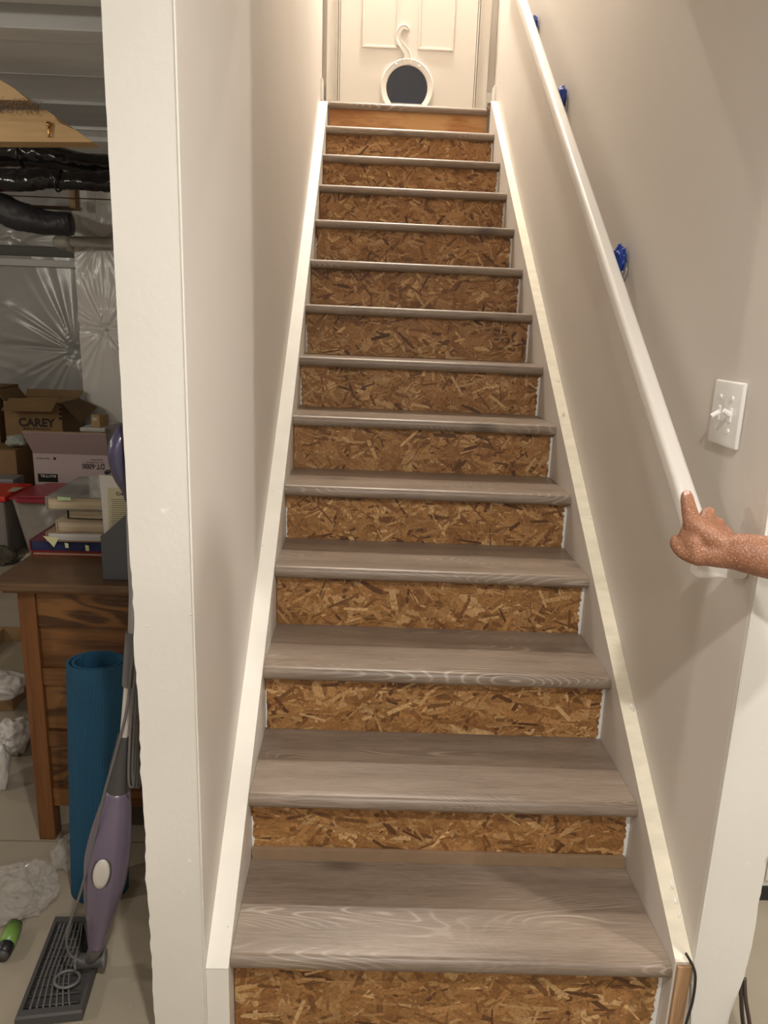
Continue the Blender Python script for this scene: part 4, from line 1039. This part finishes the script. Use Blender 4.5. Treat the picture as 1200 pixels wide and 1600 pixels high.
local(mesh_obj('rolled_sheet', bm, BLUEMAT), mt)
tag(bpy.data.objects['rolled_sheet'], 'ribbed blue foam sheet')

# ------------------------------------------------------------------ steam mop leaning on the wall
mp_ = thing('steam_mop', 'lilac and grey steam mop leaning against the left wall with a slotted grey base', 'mop', (-0.31, 0.12, Z0))
def MO(nm, bm, m, smooth=True, ang=None, par=None):
    o = mesh_obj(nm, bm, m, None, smooth)
    if ang: smooth_by_angle(o, ang)
    o.data.transform(Matrix.Translation(-Vector(mp_.location))); o.parent = par or mp_; return o
# slotted base: outer frame as a prism with ribs
zb0, zb1 = Z0+0.003, Z0+0.026
def onz(px, py, Z):
    d = r2*((px-600)/F_PX)+u2*((800-py)/F_PX)+fw
    return CAM+d*((Z-CAM.z)/d.z)
c4 = [onz(22, 1592, zb1), onz(128, 1580, zb1), onz(152, 1500, zb1), onz(133, 1430, zb1), onz(86, 1430, zb1)]
def inset(P, k):
    c = sum(P, Vector())/len(P); return [c+(p-c)*k for p in P]
inn_ = inset(c4, 0.86)
bm = bmesh.new()
n5 = len(c4)
def ringv(P, z): return [bm.verts.new((p.x, p.y, z)) for p in P]
a_, b_, c_, d_ = ringv(c4, zb0), ringv(c4, zb1-.004), ringv(inset(c4, .97), zb1), ringv(inn_, zb1)
e_ = ringv(inn_, zb0+.006); 
for A, B in ((a_, b_), (b_, c_), (c_, d_), (d_, e_)):
    for k in range(n5): bm.faces.new((A[k], A[(k+1) % n5], B[(k+1) % n5], B[k]))
bm.faces.new(e_); bm.faces.new(a_[::-1])
bs = MO('mop_base', bm, GREYPLD, False)
def lerp(a, b, t): return a+(b-a)*t
BL, BR, TR, TLc = inn_[0], inn_[1], inn_[3], inn_[4]
for k in range(7):                                    # long curved ribs
    u = (k+1)/8.2
    p0 = lerp(BL, BR, u*0.96); p3 = lerp(TLc, TR, min(u*1.25, 0.97)); p1 = lerp(BL, TLc, .35)+(BR-BL)*(u*0.72); p2 = lerp(BL, TLc, .7)+(BR-BL)*(u*.72)
    bm = bmesh.new(); tube(bm, [Vector((q.x, q.y, zb1-.006)) for q in spline([p0, p1, p2, p3], 6)], [(.0022, .004)]*19, 6)
    MO('long_rib', bm, GREYPL, True, None, bs)
for k in range(9):                                    # short cross ribs
    v = (k+.6)/9.4
    p0 = lerp(BL, TLc, v); p1 = lerp(BR, inn_[2] if v > .5 else BR, 0) if False else lerp(BR, TR, v)
    bm = bmesh.new(); tube(bm, [Vector((p0.x, p0.y, zb1-.010)), Vector((p1.x, p1.y, zb1-.010))], .0025, 6)
    MO('cross_rib', bm, GREYPLD, True, None, bs)
# swivel loop and joint
jc = onz(142, 1500, Z0+.05)
bm = bmesh.new(); c0_ = onz(105, 1530, zb1)
tube(bm, [Vector((c0_.x+math.cos(2*PI*k/28)*.026, c0_.y+math.sin(2*PI*k/28)*.022, zb1+.0005)) for k in range(28)], .0035, 6, True); MO('pivot_ring', bm, GREYPL, True, None, bs)
bm = bmesh.new(); jx = Vector((1, 0.15, 0)).normalized()
tube(bm, [jc-jx*.026, jc+jx*.026], .016, 20); MO('hinge', bm, GREYPLD, True, 40)
for s in (-1, 1):
    bm = bmesh.new(); tube(bm, [jc+jx*s*.0265, jc+jx*s*.032], .019, 20); MO('hinge_cap', bm, GREYPL, True, 40)
# axis points from joint to the top
AX = [jc, at(151, 1468, .125), at(153, 1440, .12), at(158, 1400, .115), at(164, 1360, .112), at(170, 1310, .11), at(177, 1265, .107), at(182, 1235, .105)]
def px_r(px): return px*0.00122
body = [(151, 1478, 13), (151, 1463, 15), (155, 1440, 20), (159, 1410, 27), (164, 1375, 33), (168, 1340, 35), (173, 1305, 32), (178, 1275, 27), (182, 1250, 22), (184, 1232, 18)]
def px_r(px): return px*0.00128
P = [at(a, b, .118-.0001*(1478-b)) for a, b, _ in body]; Rr = [(px_r(c), px_r(c)) for _, _, c in body]
k6 = 4; PP = spline(P, k6); RR = []
for i in range(len(P)-1):
    for j in range(k6): t = j/k6; RR.append(tuple(Rr[i][q]+(Rr[i+1][q]-Rr[i][q])*t for q in (0, 1)))
RR.append(Rr[-1])
bm = bmesh.new(); tube(bm, PP, RR, 28); MO('body_shell', bm, LILAC)
bm = bmesh.new(); tube(bm, [jc, lerp(jc, P[0], .5), P[0], P[0]+(P[1]-P[0])*.7], [(.014, .012), (.016, .013), (.0175, .014), (.018, .0145)], 18); MO('neck', bm, GREYPL)
bm = bmesh.new(); q = P[1]+(P[1]-P[0])*.1; tube(bm, [q, q+(P[1]-P[0])*.25], [(.0195, .016), (.0198, .0163)], 24); MO('neck_band', bm, OFFWH)
# oval cap
oc = at(158, 1366, .062); axu = (P[5]-P[4]).normalized(); sx_ = Vector((1, 0, 0))
nrm_ = axu.cross(sx_).normalized()
if nrm_.y > 0: nrm_ = -nrm_
bm = bmesh.new(); rg = []
for (s, h) in ((1, -.012), (1, 0.0), (.93, .003), (.6, .0045), (.25, .005)):
    rg.append([bm.verts.new(oc+sx_*math.cos(2*PI*k/28)*.0165*s+axu*math.sin(2*PI*k/28)*.037*s+nrm_*h) for k in range(28)])
for A, B in zip(rg, rg[1:]):
    for k in range(28): bm.faces.new((A[k], A[(k+1) % 28], B[(k+1) % 28], B[k]))
bm.faces.new(rg[-1]); MO('water_cap', bm, OFFWH)
bm = bmesh.new(); tube(bm, [oc+sx_*math.cos(2*PI*k/28)*.0185+axu*math.sin(2*PI*k/28)*.039+nrm_*-.002 for k in range(28)], .0018, 6, True); MO('cap_groove', bm, GREYPLD)
# grey cone, lower tube, grip sleeve, upper tube
def seg(nm, pts, m, n=18):
    bm = bmesh.new(); tube(bm, [at(a, b, y) for a, b, y, r in pts], [r for _, _, _, r in pts], n); return MO(nm, bm, m, True, 50)
seg('cone', [(184, 1238, .094, .0228), (188, 1200, .09, .0205), (193, 1165, .088, .0155), (195, 1148, .086, .013)], GREYPLD)
seg('lower_tube', [(195, 1150, .086, .0095), (202, 1068, .08, .0095)], OFFWH)
seg('grip_sleeve', [(202, 1070, .08, .0135), (205, 1030, .077, .014), (207, 988, .074, .0125)], GREYPL)
seg('upper_tube', [(207, 990, .074, .0085), (209, 930, .068, .0085), (206, 860, .06, .0085), (204, 770, .05, .0085)], SILVER)
bm = bmesh.new()
hp = [(207, 778, .05), (206, 770, .045), (200, 758, .036), (190, 742, .022), (184, 722, .012), (183, 704, .01), (188, 688, .016), (197, 674, .03), (207, 666, .048), (213, 665, .062)]
tube(bm, spline([at(a, b, y) for a, b, y in hp], 5), .0145, 16); MO('loop_handle', bm, LILACD)
# cords wound beside the grip
for k, (dx, y) in enumerate(((0, .05), (6, .06), (11, .075))):
    bm = bmesh.new()
    tube(bm, spline([at(214, 985+k*6, y+.02), at(210+dx*.4, 1060, y), at(203+dx, 1150, y), at(201+dx, 1215, y), at(205+dx, 1230, y+.006), at(210+dx*.7, 1215, y+.012), at(213, 1120, y+.02)], 8), .0024, 8)
    MO('power_cord', bm, GREYPL)
bm = bmesh.new()
tube(bm, spline([at(212, 990, .045), at(205, 1045, .05), at(198, 1110, .055), at(180, 1180, .06), at(163, 1240, .062), at(152, 1290, .065), at(138, 1350, .07), at(124, 1400, .078), at(110, 1440, .09), at(104, 1470, .10), at(110, 1492, .11), at(128, 1502, .115)], 8), .0028, 8)
MO('power_cord', bm, GREYPL)

# ------------------------------------------------------------------ person reaching in from the right
pr_ = thing('person', 'person reaching in from the right, dusty bare hand on the lower handrail end', 'person', (1.42, -0.62, Z0))
def chain(bm, pts, rads, n=14):
    P = spline(pts, 5); R = []
    for i in range(len(pts)-1):
        for j in range(5): R.append(rads[i]+(rads[i+1]-rads[i])*j/5)
    R.append(rads[-1])
    # rounded tips
    t0 = (P[1]-P[0]).normalized(); t1 = (P[-1]-P[-2]).normalized()
    P = [P[0]-t0*R[0]*.85, P[0]-t0*R[0]*.5]+P+[P[-1]+t1*R[-1]*.5, P[-1]+t1*R[-1]*.85]
    R = [R[0]*.5, R[0]*.86]+R+[R[-1]*.86, R[-1]*.5]
    tube(bm, P, R, n)
bm = bmesh.new()
A_ = lambda px, py, y: at(px, py, y)
wrist = A_(1148, 861, -.045); elbow = Vector((1.17, -0.22, 1.052)); shoulder = Vector((1.33, -0.46, 1.34))
chain(bm, [shoulder, lerp(shoulder, elbow, .5), elbow], [.052, .046, .042], 20)
chain(bm, [elbow, lerp(elbow, wrist, .35), lerp(elbow, wrist, .7), wrist], [.044, .044, .039, .031], 20)
# palm: flattened bundle of chains from wrist to knuckles
kn_ = [(1082, 818, -.018), (1100, 824, -.010), (1117, 832, -.004), (1131, 843, .002)]
for (a, b, y), r in zip(kn_, (.0165, .0165, .016, .015)):
    chain(bm, [wrist+Vector((-.004, .004, 0)), lerp(wrist, A_(a, b, y), .55)+Vector((-.004, -.004, .0)), A_(a, b, y)], [.024, .020, r], 14)
chain(bm, [wrist+Vector((-.01, 0, -.006)), A_(1105, 864, -.034), A_(1082, 855, -.026)], [.025, .022, .017], 14)
# thumb along the underside of the rail
chain(bm, [A_(1092, 868, -.030), A_(1070, 862, -.022), A_(1058, 850, -.008), A_(1058, 843, .012)], [.019, .0145, .0125, .0105], 14)
chain(bm, [A_(1066, 850, -.012), A_(1074, 834, -.014), A_(1082, 822, -.016)], [.0115, .0135, .0145], 12)
chain(bm, [A_(1090, 868, -.034), A_(1085, 848, -.028), A_(1092, 828, -.020)], [.017, .019, .0165], 12)
# index laid up along the rail
chain(bm, [A_(1082, 818, -.018), A_(1077, 797, .004), A_(1074, 781, .022), A_(1073, 774, .032)], [.0158, .0132, .0118, .0100], 14)
# middle, ring, little fingers curled over the far edge of the rail
chain(bm, [A_(1100, 824, -.010), A_(1104, 806, .010), A_(1108, 802, .030), A_(1106, 812, .046)], [.0145, .0125, .0115, .0095], 14)
chain(bm, [A_(1117, 832, -.004), A_(1121, 820, .014), A_(1124, 820, .032), A_(1120, 830, .044)], [.0138, .0115, .0105, .009], 14)
chain(bm, [A_(1131, 843, .002), A_(1136, 833, .014), A_(1136, 834, .028), A_(1131, 843, .038)], [.0125, .0105, .0095, .0082], 14)
# torso, neck, head, second arm, legs (they stand outside the frame)
B = Vector((1.42, -0.62, Z0)); fwd = Vector((-0.62, 0.78, 0)).normalized(); lft = Vector((-fwd.y, fwd.x, 0)); 
sh_r = shoulder; neck = B+Vector((0, 0, 1.44)); 
chain(bm, [B+Vector((0, 0, .92)), B+Vector((0, 0, 1.10)), B+Vector((0, 0, 1.30)), neck], [.125, .120, .125, .06], 24)
for s in (-1, 1): chain(bm, [B+Vector((0, 0, 1.30)), B+lft*s*-.10+Vector((0, 0, 1.36)), (sh_r if s == 1 else B+lft*.18+Vector((0, 0, 1.35)))], [.09, .075, .055], 20)
chain(bm, [neck+Vector((0, 0, -.04)), neck+Vector((0, 0, .09))+fwd*.012], [.058, .055], 18)
hc = neck+Vector((0, 0, .185))+fwd*.02
bm2 = bmesh.new(); bmesh.ops.create_uvsphere(bm2, u_segments=24, v_segments=18, radius=1)
Mh = Matrix((( -lft.x, fwd.x, 0, hc.x), (-lft.y, fwd.y, 0, hc.y), (0, 0, 1, hc.z), (0, 0, 0, 1)))
for v in bm2.verts:
    q = v.co.copy(); jaw = max(0, -q.z)
    v.co = Vector((q.x*.076*(1-.28*jaw), q.y*.095*(1-.12*jaw)+.012*jaw, q.z*.118))
me_ = bpy.data.meshes.new('t'); bm2.transform(Mh); bm2.to_mesh(me_); bm2.free(); bm.from_mesh(me_); bpy.data.meshes.remove(me_)
H_ = lambda x, y, z: Mh @ Vector((x, y, z))
chain(bm, [H_(0, .088, .012), H_(0, .104, -.012), H_(0, .106, -.024)], [.007, .011, .013], 10)
chain(bm, [H_(-.02, .090, -.052), H_(0, .094, -.051), H_(.02, .090, -.052)], [.007, .009, .007], 10)
for s in (-1, 1):
    chain(bm, [H_(s*.074, -.004, .018), H_(s*.082, -.012, -.004), H_(s*.076, -.006, -.03)], [.009, .011, .008], 10)
    chain(bm, [H_(s*.048, .078, .030), H_(s*.025, .088, .033)], [.008, .009], 10)
sl2 = B+lft*.19+Vector((0, 0, 1.34)); el2 = sl2+lft*.05+Vector((0, 0, -.29)); wr2 = el2+fwd*.06+Vector((0, 0, -.25))
chain(bm, [sl2, el2], [.05, .04], 18); chain(bm, [el2, lerp(el2, wr2, .3), wr2], [.041, .040, .028], 18)
chain(bm, [wr2, wr2+Vector((0, 0, -.07))+fwd*.01], [.027, .032], 14)
for k in range(4):
    b0 = wr2+Vector((0, 0, -.085))+fwd*(.03-.02*k); chain(bm, [b0, b0+Vector((0, 0, -.04))-lft*.004, b0+Vector((0, 0, -.065+.006*abs(k-1)))-lft*.014], [.011, .0098, .0085], 10)
chain(bm, [wr2+fwd*.02+Vector((0, 0, -.03)), wr2+fwd*.045+Vector((0, 0, -.06)), wr2+fwd*.05+Vector((0, 0, -.09))], [.015, .012, .010], 10)
for s in (-1, 1):
    hp_ = B+lft*s*.09+Vector((0, 0, .92)); kn2 = B+lft*s*.10+fwd*.02+Vector((0, 0, .50)); an = B+lft*s*.10+Vector((0, 0, .09))
    chain(bm, [hp_, kn2], [.088, .058], 18); chain(bm, [kn2, lerp(kn2, an, .3), an], [.057, .056, .038], 18)
    chain(bm, [an+Vector((0, 0, -.03)), an+fwd*.13+Vector((0, 0, -.055))], [.038, .028], 14)
body_o = mesh_obj('body', bm, SKIN, None, True)
md = body_o.modifiers.new('r', 'REMESH'); md.mode = 'VOXEL'; md.voxel_size = 0.0036; md.use_smooth_shade = True
m2 = body_o.modifiers.new('s', 'SMOOTH'); m2.factor = 0.5; m2.iterations = 3
dg = bpy.context.evaluated_depsgraph_get(); me2 = bpy.data.meshes.new_from_object(body_o.evaluated_get(dg)); body_o.modifiers.clear(); body_o.data = me2
def PO(o): o.data.transform(Matrix.Translation(-Vector(pr_.location))); o.parent = pr_; return o
PO(body_o)
# index nail
tipn = A_(1073, 770, .028)
bm = bmesh.new(); bmesh.ops.create_uvsphere(bm, u_segments=14, v_segments=8, radius=1)
nd = (A_(1073, 774, .032)-A_(1074, 781, .022)).normalized()
for v in bm.verts: v.co = Vector((v.co.x*.0062, v.co.y*.0022, v.co.z*.0075))
o = mesh_obj('fingernail', bm, NAIL, None, True); o.data.transform(Matrix.Translation(A_(1073, 771.5, .0215)) @ Matrix.Rotation(-0.6, 4, 'X')); PO(o)
# clothes
bm = bmesh.new()
chain(bm, [B+Vector((0, 0, .90)), B+Vector((0, 0, 1.10)), B+Vector((0, 0, 1.30)), B+Vector((0, 0, 1.42))], [.150, .142, .145, .085], 28)
for s in (-1, 1): chain(bm, [B+Vector((0, 0, 1.30)), B+lft*s*-.10+Vector((0, 0, 1.365)), (sh_r if s == 1 else B+lft*.18+Vector((0, 0, 1.35)))], [.10, .086, .066], 20)
chain(bm, [shoulder, lerp(shoulder, elbow, .55)], [.065, .062], 20); chain(bm, [sl2, lerp(sl2, el2, .6)], [.063, .058], 20)
def remeshed(bm, nm, m, vs):
    o = mesh_obj(nm, bm, m, None, True); md = o.modifiers.new('r', 'REMESH'); md.mode = 'VOXEL'; md.voxel_size = vs; md.use_smooth_shade = True
    dg = bpy.context.evaluated_depsgraph_get(); me = bpy.data.meshes.new_from_object(o.evaluated_get(dg)); o.modifiers.clear(); o.data = me; return PO(o)
remeshed(bm, 'shirt', SHIRT, 0.008)
bm = bmesh.new()
chain(bm, [B+Vector((0, 0, .86)), B+Vector((0, 0, .98))], [.155, .148], 24)
for s in (-1, 1):
    hp_ = B+lft*s*.09+Vector((0, 0, .88)); kn2 = B+lft*s*.10+fwd*.02+Vector((0, 0, .50)); an = B+lft*s*.10+Vector((0, 0, .09))
    chain(bm, [hp_, kn2, an], [.105, .074, .062], 20)
remeshed(bm, 'trousers', JEANS, 0.008)
for s in (-1, 1):
    an = B+lft*s*.10+Vector((0, 0, .06)); bm = bmesh.new(); chain(bm, [an-fwd*.05+Vector((0, 0, -.006)), an+fwd*.06+Vector((0, 0, -.008)), an+fwd*.15+Vector((0, 0, -.022))], [.048, .046, .036], 18)
    for v in bm.verts: v.co.z = max(v.co.z, Z0+.001)
    PO(mesh_obj('shoe', bm, SHOE, None, True))
bm = bmesh.new(); bmesh.ops.create_uvsphere(bm, u_segments=28, v_segments=20, radius=1)
for v in bm.verts:
    q = v.co.copy(); f_ = 1+.04*noise.noise(q*6)
    v.co = Mh @ Vector((q.x*.083*f_, q.y*.098*f_-.012, q.z*.10*f_+.034)) if q.z > -.2 or q.y < 0 else Mh @ Vector((q.x*.07, q.y*.06-.01, q.z*.05+.03))
PO(mesh_obj('hair', bm, HAIR, None, True))
for s in (-1, 1):
    bm = bmesh.new(); bmesh.ops.create_uvsphere(bm, u_segments=14, v_segments=10, radius=.0115, matrix=Matrix.Translation(H_(s*.031, .082, .012))); PO(mesh_obj('eye', bm, WHITE, None, True))
    bm = bmesh.new(); bmesh.ops.create_uvsphere(bm, u_segments=12, v_segments=8, radius=.0055, matrix=Matrix.Translation(H_(s*.031, .0895, .012))); PO(mesh_obj('iris', bm, BLACKC, None, True))
